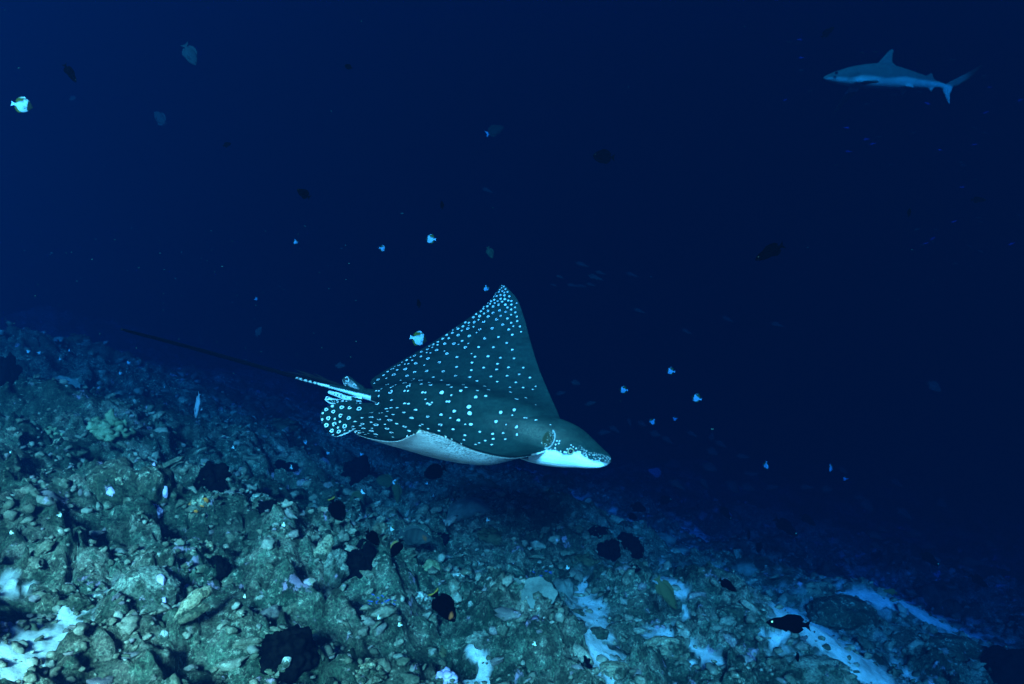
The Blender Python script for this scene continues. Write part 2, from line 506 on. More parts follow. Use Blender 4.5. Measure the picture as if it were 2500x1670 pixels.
def scatter(n, rmin, rmax, amax=44):
    a = np.radians(rng.uniform(-amax, amax, n)); r = np.exp(rng.uniform(math.log(rmin), math.log(rmax), n))
    return r * np.sin(a), r * np.cos(a)

def build_rubble():
    shapes = [mesh('rubble_stone', *stone_shape(3, s, (1.0, 1.2, 1.5, 2.4, 1.1, 1.9)[s % 6]), M_stone) for s in range(12)]
    x, y = scatter(1500, 1.5, 5.5)
    sm = sand_mask(x, y); keep = (sm < 0.3) | (rng.random(len(x)) < 0.05)
    x, y = x[keep], y[keep]
    size = 0.009 + 0.017 * rng.random(len(x)) ** 2.2 * (0.75 + 0.25 * np.hypot(x, y) / 2)
    show = size / y
    vis = (np.abs(x / y) < 0.66) & (-(H(x, y, False)) / y < 0.44)
    order = np.argsort(-show * vis)[:298]
    z = H(x, y)
    for j in order:
        o = bpy.data.objects.new('rubble_stone', shapes[j % 12]); C.objects.link(o); o.parent = seabed
        s = size[j]
        o.location = (x[j], y[j], z[j] + 0.30 * s)
        o.rotation_euler = (rng.uniform(-.6, .6), rng.uniform(-.6, .6), rng.uniform(0, 6.28))
        o.scale = (s, s * rng.uniform(.75, 1.1), s * rng.uniform(.8, 1.2))
    # the many small pieces as one bed
    VV = []; FF = []; RR = []; off = 0
    for n0, sub, s0, s1, rmax in ((5200, 2, 0.006, 0.011, 9), (15000, 1, 0.003, 0.006, 7)):
        x, y = scatter(n0, 1.4, rmax)
        sm = sand_mask(x, y); keep = (sm < 0.4) | (rng.random(len(x)) < 0.22)
        keep &= n2(x * 3, y * 3, 71) > -0.25
        x, y = x[keep], y[keep]; n = len(x)
        z = H(x, y)
        sz = (s0 + s1 * rng.random(n) ** 1.6) * (0.8 + 0.33 * np.hypot(x, y) / 2)
        base = [stone_shape(sub, 40 + k, (1.0, 1.5, 2.3, 1.2)[k % 4]) for k in range(16)]
        nv = len(base[0][0])
        V = np.empty((n, nv, 3), np.float32); Fc = np.empty((n, len(base[0][1]), 3), np.int32)
        an = rng.uniform(0, 6.283, n); tl = rng.uniform(-.7, .7, n)
        for j in range(n):
            b, f = base[j % 16]
            ca, sa, ct, st = math.cos(an[j]), math.sin(an[j]), math.cos(tl[j]), math.sin(tl[j])
            q = b * sz[j]
            q = np.stack([q[:, 0] * ct + q[:, 2] * st, q[:, 1], -q[:, 0] * st + q[:, 2] * ct], 1)
            V[j, :, 0] = q[:, 0] * ca - q[:, 1] * sa + x[j]; V[j, :, 1] = q[:, 0] * sa + q[:, 1] * ca + y[j]; V[j, :, 2] = q[:, 2] + z[j] + 0.25 * sz[j]
            Fc[j] = f + j * nv + off
        off += n * nv
        VV.append(V.reshape(-1, 3)); FF.append(Fc.reshape(-1, 3)); RR.append(np.repeat(rng.random(n), nv))
    o = obj('rubble', mesh('rubble', np.concatenate(VV), np.concatenate(FF), M_rubble, True, {'rnd': np.concatenate(RR)}), seabed)
    tag(o, 'small broken coral pieces strewn over the reef', kind='stuff')
build_rubble()

# ------------------------------------------------------------------ corals, rocks, sponges
def size_at(px_len, g): return px_len / F * g[1]

def blob_geo(rx, ry, rz, seed, amp=0.25, freq=1.6, sub=5, lumps=0.0, lfreq=4.0, grain=0.04):
    v, f = ico(sub)
    d = 1 + amp * n3(v * freq + seed * 3.7, seed) + amp * 0.5 * n3(v * freq * 2.3 + seed, seed + 1) + grain * n3(v * 11, seed + 2) + grain * 0.6 * n3(v * 23, seed + 4)
    if lumps: d = d + lumps * (0.55 - np.clip(w3(v * lfreq + seed, seed + 9), 0, 0.9))
    v = v * d[:, None] * np.array([rx, ry, rz])
    return v, f

def blob(name, label, cat, px, py, w, h, mat, seed=0, group=None, sink=0.3, depth=None, rot=0.0, tilt=0.0, **k):
    """a rounded thing whose picture is about w x h pixels, centred on (px, py)"""
    g = ground(px, py + 0.32 * h)
    rx, rz = size_at(w, g) / 2, size_at(h, g) / 2
    ry = (depth or 0.9) * max(rx, rz) if depth else (rx + rz) / 2
    v, f = blob_geo(rx, ry, rz, seed, **k)
    o = obj(name, mesh(name, v, f, mat))
    o.location = (g[0], g[1] + ry * 0.35, g[2] + rz * (1 - 2 * sink) * 0.75)
    o.rotation_euler = (0, tilt, rot)
    return tag(o, label, cat, group)

def tubes_thing(name, label, cat, polylines, mat, seed=0, rough=0.18, seg=12, group=None):
    """polylines: lists of (px, py, dist, radius px)"""
    parts = []
    for pl in polylines:
        a = crom(np.array([[*P(q[0], q[1], q[2]), q[3] / F * q[2]] for q in pl]), max(14, 7 * len(pl)))
        r = a[:, 3].copy(); m = len(r)
        e = np.minimum(np.arange(m), np.arange(m)[::-1]) / 3.0
        r *= np.sqrt(np.clip(1 - (1 - np.clip(e, 0, 1)) ** 2, 0.04, 1))
        parts.append(tube(a[:, :3], r, seg, rough, seed))
    v, f = joinparts(parts)
    c = v.mean(0)
    o = obj(name, mesh(name, v - c, f, mat), loc=c)
    return tag(o, label, cat, group)

def plate(name, label, cat, px, py, w, h, mat, seed=0, tilt=0.9, rot=0.0, dent=0.12, lift=0.3, group=None, notch=None, dist=None):
    """a thick wavy plate leaning towards the camera"""
    g = ground(px, py + 0.45 * h) if dist is None else P(px, py, dist)
    rx = size_at(w, g) / 2; ry = size_at(h, g) / 2 / max(math.sin(tilt), 0.25)
    na, nr = 72, 16
    th = 0.07 * rx
    V = []; Fc = []
    for side in (1, -1):
        for i in range(nr):
            for k in range(na):
                a = 2 * math.pi * k / na; q = (i + 1) / nr
                e = 1 + dent * math.sin(3 * a + seed) + dent * 0.6 * math.sin(5 * a + 2 * seed) + 0.03 * math.sin(13 * a + seed)
                if notch is not None: e -= 0.32 * math.exp(-((math.atan2(math.sin(a - notch), math.cos(a - notch))) / 0.42) ** 2)
                x = rx * e * q * math.cos(a); y = ry * e * q * math.sin(a)
                z = 0.10 * rx * (math.sin(2.3 * q * math.cos(a) + seed) + math.cos(2.9 * q * math.sin(a))) + 0.14 * rx * q * q
                t = th * math.sqrt(max(0.0, 1 - q ** 4)) * (1 if side > 0 else 1 + 3.2 * (1 - q))
                V.append((x, y, z + side * t))
    V = np.array(V)
    V[:, 2] += 0.02 * rx * n3(V / (rx * 0.16), seed) + 0.012 * rx * n3(V / (rx * 0.06), seed + 1)
    n = na * nr
    for s in (0, 1):
        o_ = s * n
        for i in range(nr - 1):
            for k in range(na):
                q = (o_ + i * na + k, o_ + i * na + (k + 1) % na, o_ + (i + 1) * na + (k + 1) % na, o_ + (i + 1) * na + k)
                Fc.append(q[::-1] if s == 0 else q)
        Fc.append(tuple(o_ + k for k in range(na))[::(1 if s == 0 else -1)])
    for k in range(na):
        a = (nr - 1) * na + k; b = (nr - 1) * na + (k + 1) % na
        Fc.append((a, b, b + n, a + n))
    o = obj(name, mesh(name, V, Fc, mat))
    o.location = (g[0], g[1], g[2] + lift * ry * math.sin(tilt))
    o.rotation_euler = (tilt, 0, rot)
    return tag(o, label, cat, group)

def bush(name, label, cat, px, py, w, h, mat, n=60, seed=0, group=None, knob=0.17):
    """many small knobs and twigs on a mound"""
    g = ground(px, py + 0.4 * h); rx, rz = size_at(w, g) / 2, size_at(h, g) / 2
    r_ = random.Random(seed); parts = []
    v0, f0 = blob_geo(rx * .82, rx * .8, rz * .8, seed, 0.2, 1.5, 3)
    parts.append((v0, f0))
    b = [stone_shape(2, 90 + seed + i) for i in range(4)]
    for i in range(n):
        a = r_.uniform(0, 6.283); e = math.asin(r_.uniform(-0.25, 1))
        q = np.array([math.cos(a) * math.cos(e) * rx, math.sin(a) * math.cos(e) * rx * .9, math.sin(e) * rz]) * r_.uniform(.78, 1.0)
        s = min(rx, rz) * knob * r_.uniform(.6, 1.4)
        v, f = b[i % 4]
        parts.append((v * s + q, f))
    v, f = joinparts(parts)
    o = obj(name, mesh(name, v, f, mat))
    o.location = (g[0], g[1] + rx * .3, g[2] + rz * .35)
    return tag(o, label, cat, group)

def child_blob(parent, name, mat, px, py, w, h, seed, off=0.0, **k):
    """a patch growing on a thing, given where it shows in the photo"""
    pl = parent.location
    d = pl[1] - off
    c = P(px, py, d)
    rx, rz = w / F * d / 2, h / F * d / 2
    v, f = blob_geo(rx, min(rx, rz) * .7, rz, seed, 0.3, 1.8, 3, **k)
    o = obj(name, mesh(name, v, f, mat), parent)
    o.matrix_parent_inverse = Matrix.Identity(4)
    o.location = parent.matrix_basis.inverted() @ Vector(c)
    return o

def surf_depth(o, px, py):
    """distance at which the view ray of a pixel meets the object o"""
    d = Vector(P(px, py, 1.0))
    mi = o.matrix_basis.inverted()
    ok, hit, nn, i = o.ray_cast(mi @ Vector((0, 0, 0)), (mi.to_3x3() @ d).normalized())
    if not ok: return None
    return (o.matrix_basis @ hit)[1]

def patch_on(parent, name, mat, px, py, w, h, seed, **k):
    bpy.context.view_layer.update()
    d = surf_depth(parent, px, py)
    if d is None: return None
    return child_blob(parent, name, mat, px, py, w, h, seed, off=parent.location[1] - d - 0.15 * min(w, h) / F * d, **k)

def build_corals():
    # near left
    b = blob('coral_boulder', 'large rounded grey boulder with a lilac patch, left of the forked branch', 'boulder', 346, 1452, 186, 150, M_rock_grey, 3, sink=.28, amp=.14, freq=1.2, sub=6, grain=.035)
    for (px, py, w, h) in ((392, 1420, 24, 36), (333, 1494, 14, 16), (400, 1468, 12, 22)): patch_on(b, 'lilac_crust', M_pink, px, py, w, h, px)
    for i, (px, py, w, h) in enumerate(((287, 1476, 28, 36), (345, 1519, 46, 26))): patch_on(b, 'black_crust', M_black, px, py, w, h, px)
    g = ground(420, 1540); d = g[1]
    tubes_thing('forked_coral_branch', 'forked tan dead coral branch leaning beside the rounded boulder', 'dead coral',
                [[(408, 1548, d, 9), (435, 1515, d, 13), (460, 1478, d + .02, 17), (490, 1452, d + .05, 16), (520, 1438, d + .08, 11)],
                 [(432, 1522, d, 8), (465, 1503, d - .01, 12), (495, 1485, d, 11), (510, 1480, d, 7)]], M_rock_tan, 5)
    bush('green_algae_tuft', 'bright yellow-green algae tuft under the rounded boulder', 'algae', 381, 1538, 44, 24, M_green, 60, 3, knob=.2)
    bush('green_algae_tuft', 'small yellow-green algae tuft above the row of lilac pebbles', 'algae', 779, 1488, 26, 16, M_green, 30, 4, knob=.22)
    blob('yellow_sponge', 'small mustard yellow sponge right of the largest black sponge', 'sponge', 804, 1583, 30, 20, M_yellow, 4)
    bp = [(700, 1612, 112, 125, 'largest black sponge, at the bottom edge, with a white pebble on it', .22, 21),
          (236, 1392, 42, 50, 'black sponge above the rounded grey boulder, left of the oval pale stone', .2, 22),
          (533, 1396, 46, 56, 'black sponge right of the rounded boulder top, with a pale gap in it', .2, 23),
          (508, 1172, 70, 66, 'round black sponge just above the orange crusted rock', .3, 24),
          (693, 1152, 72, 40, 'long black sponge lying on the ridge left of the eagle ray belly', .3, 25),
          (870, 1158, 54, 64, 'two-lobed black sponge nearest below the eagle ray pelvic fin', .3, 26),
          (868, 1382, 78, 92, 'tall jagged black sponge beside the slanting tan coral ridge', .3, 27),
          (1108, 1262, 50, 26, 'arched black sponge on the crest in front of the grey slab coral', .3, 28),
          (1348, 1268, 40, 26, 'small black sponge on the crest, first right of the rubble saddle', .3, 29),
          (1460, 1305, 46, 36, 'black sponge at the spur edge, topmost of the four there', .3, 30),
          (1488, 1350, 44, 56, 'black sponge at the spur edge, second from the top', .3, 31),
          (1536, 1342, 54, 60, 'dark sponge set apart to the right of the spur edge', .3, 32),
          (1549, 1407, 26, 42, 'small upright black sponge, lowest at the spur edge', .3, 33),
          (1233, 1656, 30, 20, 'small black sponge at the bottom edge beside the white finger rubble', .3, 34),
          (1432, 1622, 22, 32, 'thin curled black sponge at the edge of the sand pocket', .3, 35),
          (10, 918, 38, 84, 'black rock lump at the left edge of the far reef', .3, 36),
          (640, 1248, 60, 46, 'black sponge behind the small red sponge', .3, 38),
          (1070, 1322, 44, 36, 'dark sponge right below the grey fish with an orange cheek', .3, 40)]
    for px, py, w, h, lab, am, sd in bp:
        blob('black_sponge', lab, 'sponge', px, py, w * 1.15, h * 1.15, M_black, sd, 'black sponges on the reef', sink=.12, amp=am + .1, freq=1.7, sub=5, lumps=.32, lfreq=2.6, grain=.06)
    blob('dark_rock', 'black rock filling the bottom right corner', 'rock', 2478, 1640, 110, 170, M_black, 41, amp=.3)
    o = blob('pale_pebble', 'white oval pebble resting on the largest black sponge', 'pebble', 699, 1617, 21, 30, M_rock_pale, 42, amp=.12, sub=3)
    bs = [q for q in C.objects if q.name.startswith('black_sponge')][0]
    bpy.context.view_layer.update()
    dd = surf_depth(bs, 699, 1617) or o.location[1]
    o.location = P(699, 1617, dd - .012); o.rotation_euler = (0, .5, 0)
    # left: outcrops
    b = blob('dark_outcrop', 'broad dark overhanging rock with knobbly tufts, left of the lilac coral', 'rock', 265, 1180, 165, 140, M_rock_dark, 6, amp=.28, freq=1.5, lumps=.15, lfreq=3.5)
    for i, (px, py, w, h) in enumerate(((270, 1202, 20, 26), (182, 1235, 26, 16))): patch_on(b, 'lilac_crust', M_pink, px, py, w, h, 10 + i)
    for i, (px, py, w, h) in enumerate(((198, 1178, 34, 28), (286, 1180, 28, 30), (170, 1168, 16, 16))): patch_on(b, 'pale_tuft', M_rock_tan, px, py, w, h, 20 + i, lumps=.5, lfreq=3.5)
    b = blob('dark_outcrop', 'upright dark rock standing directly behind the lilac coral', 'rock', 368, 1185, 84, 150, M_rock_dark, 7, amp=.25, freq=1.6)
    for i, (px, py, w, h) in enumerate(((376, 1137, 8, 16), (402, 1200, 16, 30))): patch_on(b, 'lilac_crust', M_pink, px, py, w, h, 30 + i)
    blob('lilac_coral', 'lilac knobbly coral at the foot of the upright dark rock', 'coral', 362, 1252, 46, 62, M_pink, 8, amp=.25, lumps=.35, lfreq=5, sub=5)
    b = blob('crusted_rock', 'knobbly rock crusted with orange sponge below a round black sponge', 'rock', 480, 1243, 66, 72, M_rock_tan, 9, lumps=.4, lfreq=4)
    for i, (px, py, w, h) in enumerate(((456, 1226, 16, 12), (500, 1222, 16, 15), (492, 1236, 12, 10), (482, 1272, 26, 13), (505, 1254, 10, 14), (466, 1232, 10, 9), (478, 1248, 9, 8))): patch_on(b, 'orange_patch', M_orange, px, py, w, h, 40 + i)
    blob('red_sponge', 'dull red sponge in front of a black sponge', 'sponge', 643, 1271, 32, 18, M_red, 10)
    o = bush('lobed_coral', 'pale green lobed coral, tallest on the left crest', 'coral', 255, 1048, 100, 72, M_yellow, 46, 5, knob=.34)
    g = ground(255, 1085); d = g[1] + .05
    v, f = joinparts([tube(crom([P(*q[:2], d) for q in pl], 16), np.linspace(q0, q1, 16) / F * d, 10, .3, 3) for pl, q0, q1 in
                      (([(268, 1062), (274, 1030), (268, 1004)], 20, 9), ([(280, 1060), (298, 1040), (308, 1030)], 18, 8), ([(245, 1060), (236, 1035), (232, 1018)], 18, 8))])
    c = np.array(o.location)
    lobe = obj('lobe', mesh('lobe', v - c, f, M_yellow), o)
    bush('mustard_coral', 'low mustard coral mound left of the tallest lobed coral', 'coral', 118, 1058, 90, 44, M_yellow, 40, 6, knob=.3)
    blob('rock_hump', 'smooth pale green hump between the two mustard corals', 'rock', 160, 1085, 90, 40, M_rock_tan, 12)
    plate('plate_coral', 'pale rounded plate coral leaning on the far left slope', 'coral', 156, 934, 86, 60, M_plate, 2, tilt=1.15, dent=.07)
    plate('plate_coral', 'dim fan-shaped plate coral, highest on the far left slope', 'coral', 118, 830, 84, 40, M_plate, 5, tilt=1.0, dent=.08)
    plate('plate_coral', 'small grey plate coral left of the pale rounded plate', 'coral', 92, 944, 50, 34, M_plate, 3, tilt=1.0)
    bush('bushy_coral', 'dark bushy coral on the skyline of the far left slope', 'coral', 182, 826, 66, 44, M_bush, 60, 7)
    bush('bushy_coral', 'dark brown bushy coral behind the black sponges, below the ray tail', 'coral', 688, 1038, 92, 56, M_bush, 70, 8)
    bush('bushy_coral', 'wide dark green bushy coral on the slope behind the plate coral', 'coral', 1192, 1312, 90, 66, M_bush, 80, 9)
    bush('bushy_coral', 'dark bushy coral in a hollow right of the wide dark green one', 'coral', 1425, 1370, 90, 50, M_bush, 70, 10)
    blob('dark_rock', 'dark rock lump left of the pale rounded plate coral', 'rock', 40, 985, 60, 40, M_rock_dark, 13)
    blob('dark_rock', 'dark cave-like rock right of the pale rounded plate coral', 'rock', 250, 960, 44, 30, M_rock_dark, 14)
    blob('pale_rock', 'small rock with a pale cap right of the tallest lobed coral', 'rock', 568, 1033, 62, 34, M_rock_pale, 15)
    # middle
    g = ground(775, 1400); d = g[1]
    tubes_thing('coral_ridge', 'slanting tan coral ridge beside the tall jagged black sponge', 'coral',
                [[(736, 1418, d - .04, 12), (760, 1392, d - .02, 17), (783, 1362, d, 20), (795, 1330, d + .03, 16), (797, 1306, d + .05, 9)]], M_rock_tan, 6, .35, 16)
    blob('ridge_rock', 'rough grey rock under the slanting tan coral ridge', 'rock', 800, 1385, 80, 130, M_rock_grey, 16, amp=.3, tilt=.4)
    blob('cup_coral', 'olive cup-shaped coral standing behind the black fish with a yellow tail', 'coral', 1051, 1388, 46, 58, M_yellow, 17, amp=.16, sub=5)
    blob('pale_rock', 'pale blocky coral right of the olive cup coral', 'rock', 1155, 1383, 38, 34, M_rock_pale, 18, amp=.22)
    blob('pale_rock', 'white lumpy coral below and between the cup and the blocky coral', 'rock', 1110, 1411, 50, 28, M_rock_pale, 19, amp=.25)
    g = ground(1170, 1490); d = g[1]
    tubes_thing('finger_coral', 'thick pale finger coral lying below the plate coral', 'dead coral',
                [[(1146, 1483, d - .03, 12), (1170, 1475, d, 16), (1192, 1462, d + .03, 13), (1212, 1455, d + .05, 9), (1235, 1449, d + .08, 6)]], M_rock_pale, 7, .22, 14)
    plate('plate_coral', 'large smooth heart-shaped plate coral, with tiny dark fish above it', 'coral', 1284, 1426, 140, 84, M_plate, 1.2, tilt=.95, dent=.06, notch=1.7, lift=.25)
    blob('coral_block', 'grey coral block behind the heart-shaped plate coral, at its right', 'rock', 1372, 1436, 62, 60, M_plate, 20, amp=.2)
    blob('slab_coral', 'smooth grey slab coral behind the arched black sponge', 'coral', 1146, 1240, 112, 64, M_plate, 44, amp=.12, grain=.015)
    bush('lobe_cluster', 'cluster of small pale lobed corals behind the heart-shaped plate', 'coral', 1296, 1366, 90, 30, M_plate, 46, 12, knob=.42)
    blob('crusted_rock', 'yellowish crusted rock below the plate coral, by the sand', 'rock', 1326, 1560, 84, 66, M_rock_tan, 45, amp=.2)
    blob('pale_rock', 'white egg-shaped coral in front of the yellowish crusted rock', 'rock', 1285, 1590, 33, 40, M_rock_pale, 46, amp=.1, sub=4)
    bush('lilac_coral', 'lilac ball corals at the bottom edge beside dark weed', 'coral', 1088, 1652, 42, 42, M_pink, 16, 13, knob=.5)
    bush('lime_coral', 'lime green crusting coral at the bottom edge', 'coral', 992, 1662, 74, 30, M_lime, 60, 14, knob=.2)
    bush('knobbly_coral', 'tan and lilac knobbly coral mound at the bottom edge, left of the lime coral', 'coral', 880, 1640, 120, 60, M_rock_tan, 90, 15, knob=.26)
    bush('knobbly_coral', 'pale knobbly coral mound left of the largest black sponge', 'coral', 545, 1640, 110, 56, M_rock_tan, 90, 17, knob=.26)
    blob('dark_weed', 'dark green weed clump above the lilac ball corals', 'weed', 1075, 1600, 70, 74, M_bush, 47, amp=.3, lumps=.3)
    g = ground(1215, 1635); d = g[1]
    tubes_thing('finger_rubble', 'white finger-like dead coral piece right of the bottom sand pocket', 'dead coral', [[(1203, 1640, d, 7), (1218, 1622, d + .02, 8), (1234, 1606, d + .05, 5)]], M_rock_pale, 8, .3)
    tubes_thing('finger_rubble', 'forked white dead coral piece below the yellowish crusted rock', 'dead coral',
                [[(1335, 1625, d, 6), (1346, 1612, d + .02, 7), (1355, 1603, d + .04, 5)], [(1346, 1613, d, 6), (1360, 1628, d, 5)]], M_rock_pale, 9, .3)
    b_ = 0
    for px, py, w, h, lab, mt in ((1818, 1388, 62, 38, 'smooth pale dome coral alone on the deeper right slope', M_plate), (1625, 1315, 52, 34, 'smooth dim dome coral beyond the far sand', M_plate),
                                  (1662, 1343, 52, 20, 'low dim dome coral in front of the far sand', M_plate), (2058, 1500, 170, 90, 'broad dark rock between two sand patches on the right', M_rock_dark),
                                  (1988, 1640, 190, 74, 'wide rounded rock at the bottom right beside bright sand', M_rock_grey), (1570, 1480, 80, 70, 'low dark rock between the two middle sand pockets', M_rock_dark),
                                  (1810, 1490, 120, 50, 'dark crusted rock above the big dark fish', M_rock_dark), (2000, 1440, 90, 40, 'dim lumpy rock behind the broad dark rock', M_rock_tan),
                                  (1460, 1545, 50, 36, 'round dim rock on the middle sand pocket', M_rock_dark), (1410, 1495, 34, 22, 'small round rock on the middle sand, left one', M_rock_dark),
                                  (1630, 1580, 110, 60, 'crusted rock below the dark olive fish', M_rock_tan), (2330, 1590, 170, 70, 'low dim rock near the lower right corner', M_rock_dark),
                                  (1500, 1640, 90, 50, 'crusted rock standing in the bottom middle sand', M_rock_tan), (2180, 1540, 90, 36, 'dim flat rock right of the broad dark rock', M_rock_grey)):
        b_ += 1
        blob('rock', lab, 'rock', px, py, w, h, mt, 60 + b_, amp=.22, sub=5 if w > 100 else 4)
    for px, py, w, h, lab, mt in ((634, 1222, 62, 38, 'pale knobbly rock just above the dull red sponge', M_rock_grey), (614, 1296, 40, 30, 'pale lumpy rock below the dull red sponge', M_rock_pale), (503, 1345, 54, 58, 'pale pitted rock above a black sponge, right of the boulder', M_rock_tan),
                                  (669, 1424, 50, 40, 'white pitted rock left of the slanting ridge foot', M_rock_pale), (626, 1496, 42, 26, 'tan slab right of the forked branch', M_rock_tan), (763, 1552, 34, 24, 'olive slab above the yellow sponge', M_yellow),
                                  (154, 1136, 48, 24, 'bright pale lump left of the broad dark outcrop', M_rock_pale), (148, 1158, 36, 20, 'lower bright pale lump left of the broad dark outcrop', M_rock_pale), (276, 1348, 46, 30, 'bluish smooth lump above the oval pale stone', M_rock_grey),
                                  (150, 1330, 34, 24, 'lilac lump beside the small white stone', M_pink), (118, 1490, 74, 96, 'dark rubble mound standing at the edge of the corner sand', M_rock_dark), (186, 1472, 80, 52, 'dark crusted mound between the corner sand and the boulder', M_rock_dark),
                                  (1020, 1470, 70, 50, 'pale block heap left of the large yellow-tailed black fish', M_rock_pale), (930, 1390, 60, 50, 'grey pitted rock right of the tall jagged black sponge', M_rock_grey), (1180, 1560, 80, 40, 'grey knobby rock below the thick finger coral', M_rock_grey)):
        b_ += 1
        blob('rock', lab, 'rock', px, py, w, h, mt, 60 + b_, amp=.24, sub=5, lumps=.25, lfreq=3.2, grain=.05)
    for px, py, w, h, lab in ((287, 1372, 30, 15, 'oval pale stone right of a black sponge, above the boulder'), (237, 1459, 24, 20, 'white knob stone left of the rounded boulder'),
                              (391, 1560, 40, 46, 'pale grey knobbed stone below the forked branch foot'), (177, 1335, 14, 11, 'small white stone on the left rubble'),
                              (818, 1372, 18, 15, 'bright white stone on the slanting ridge'), (729, 1508, 12, 9, 'small lilac pebble, left one of the row'), (777, 1517, 10, 9, 'small lilac pebble, right one of the row'),
                              (870, 1564, 22, 14, 'white stone right of the yellow sponge'), (612, 1650, 32, 18, 'flat white stone left of the largest black sponge')):
        blob('pale_stone', lab, 'stone', px, py, w, h, M_rock_pale, int(px), 'pale stones on the rubble', amp=.14, sub=4, sink=.2)
build_corals()

# ------------------------------------------------------------------ the eagle ray
def remesh_union(parts, voxel, smooth_it=6):
    v, f = joinparts(parts)
    me = mesh('tmp', v, f)
    o = obj('tmp', me)
    m = o.modifiers.new('r', 'REMESH'); m.mode = 'VOXEL'; m.voxel_size = voxel
    dg = bpy.context.evaluated_depsgraph_get()
    e = o.evaluated_get(dg); em = e.to_mesh()
    n = len(em.vertices); co = np.empty(n * 3, np.float32); em.vertices.foreach_get('co', co); co = co.reshape(-1, 3).astype(float)
    nl = len(em.loops); li = np.empty(nl, np.int32); em.loops.foreach_get('vertex_index', li)
    ls = np.empty(len(em.polygons), np.int32); em.polygons.foreach_get('loop_total', ls)
    ed = np.empty(len(em.edges) * 2, np.int32); em.edges.foreach_get('vertices', ed); ed = ed.reshape(-1, 2)
    assert (ls == 4).all()
    f = li.reshape(-1, 4).copy()
    e.to_mesh_clear(); bpy.data.objects.remove(o); bpy.data.meshes.remove(me)
    deg = np.bincount(ed.ravel(), minlength=n).astype(float)
    for it in range(smooth_it):
        lam = 0.5 if it % 2 == 0 else -0.35
        s = np.zeros_like(co)
        for a in range(3):
            s[:, a] = np.bincount(ed[:, 0], co[ed[:, 1], a], n) + np.bincount(ed[:, 1], co[ed[:, 0], a], n)
        co = co + lam * (s / deg[:, None] - co)
    return co, f

def vnormals(v, f):
    a, b, c, d = (v[f[:, k]] for k in range(4))
    fn = np.cross(c - a, d - b); n = np.zeros_like(v)
    for k in range(4):
        for ax in range(3): n[:, ax] += np.bincount(f[:, k], fn[:, ax], len(v))
    return n / (np.linalg.norm(n, axis=1, keepdims=True) + 1e-12)

def sheet(G, hu, hv):
    """closed shell round a mid surface grid G (ns, nt, 3); hu/hv half thickness above and below"""
    ns, nt = G.shape[:2]
    ds = np.gradient(G, axis=0); dt = np.gradient(G, axis=1)
    n = np.cross(ds, dt); n /= np.linalg.norm(n, axis=2, keepdims=True) + 1e-12
    if n[ns // 2, nt // 2] @ np.array([0.1, -0.45, 0.9]) < 0: n = -n
    A = (G + n * hu[..., None]).reshape(-1, 3); B = (G - n * hv[..., None]).reshape(-1, 3)
    i = np.arange(ns * nt).reshape(ns, nt); m = ns * nt
    f = [q for q in np.stack([i[:-1, :-1], i[:-1, 1:], i[1:, 1:], i[1:, :-1]], -1).reshape(-1, 4)]
    f2 = [q[::-1] + m for q in f]
    rim = list(i[0, :]) + list(i[1:, -1]) + list(i[-1, ::-1][1:]) + list(i[::-1, 0][1:-1])
    r = [(rim[k], rim[k] + m, rim[(k + 1) % len(rim)] + m, rim[(k + 1) % len(rim)]) for k in range(len(rim))]
    return np.concatenate([A, B]), f + f2 + r, n

# span stations from the near wing tip to the far wing tip, five points each from leading to trailing edge
RAY = [
    [(1024, 1046, 2.30), (1022, 1049, 2.305), (1019, 1052, 2.31), (1015, 1055, 2.315), (1012, 1057, 2.32)],
    [(1083, 1064, 2.36), (1070, 1083, 2.39), (1042, 1089, 2.42), (1000, 1080, 2.44), (962, 1075, 2.45)],
    [(1160, 1098, 2.45), (1122, 1116, 2.50), (1055, 1108, 2.54), (975, 1087, 2.56), (895, 1066, 2.57)],
    [(1237, 1115, 2.54), (1178, 1127, 2.61), (1075, 1108, 2.65), (960, 1072, 2.67), (860, 1048, 2.68)],
    [(1290, 1112, 2.62), (1205, 1110, 2.72), (1085, 1078, 2.77), (970, 1040, 2.79), (868, 1020, 2.80)],
    [(1326, 1103, 2.69), (1220, 1082, 2.80), (1090, 1045, 2.86), (985, 1015, 2.90), (920, 1004, 2.92)],
    [(1362, 1085, 2.75), (1240, 1055, 2.86), (1105, 1015, 2.94), (1000, 990, 3.00), (930, 983, 3.03)],
    [(1376, 1062, 2.82), (1240, 1025, 2.93), (1110, 990, 3.01), (1000, 970, 3.07), (912, 962, 3.12)],
    [(1366, 1020, 2.93), (1235, 985, 3.02), (1115, 960, 3.10), (1005, 950, 3.16), (910, 948, 3.20)],
    [(1344, 968, 3.05), (1225, 940, 3.13), (1110, 928, 3.19), (1005, 925, 3.24), (908, 928, 3.27)],
    [(1316, 900, 3.18), (1222, 888, 3.24), (1130, 884, 3.28), (1035, 886, 3.32), (955, 897, 3.34)],
    [(1296, 836, 3.30), (1235, 832, 3.33), (1170, 832, 3.36), (1105, 836, 3.39), (1046, 843, 3.41)],
    [(1280, 776, 3.39), (1245, 776, 3.41), (1208, 777, 3.43), (1170, 780, 3.45), (1136, 783, 3.46)],
    [(1262, 729, 3.46), (1246, 730, 3.47), (1229, 731, 3.475), (1212, 733, 3.48), (1196, 735, 3.485)],
    [(1231, 696, 3.50), (1229, 696, 3.505), (1227, 696, 3.51), (1225, 696, 3.515), (1223, 696, 3.52)],
]

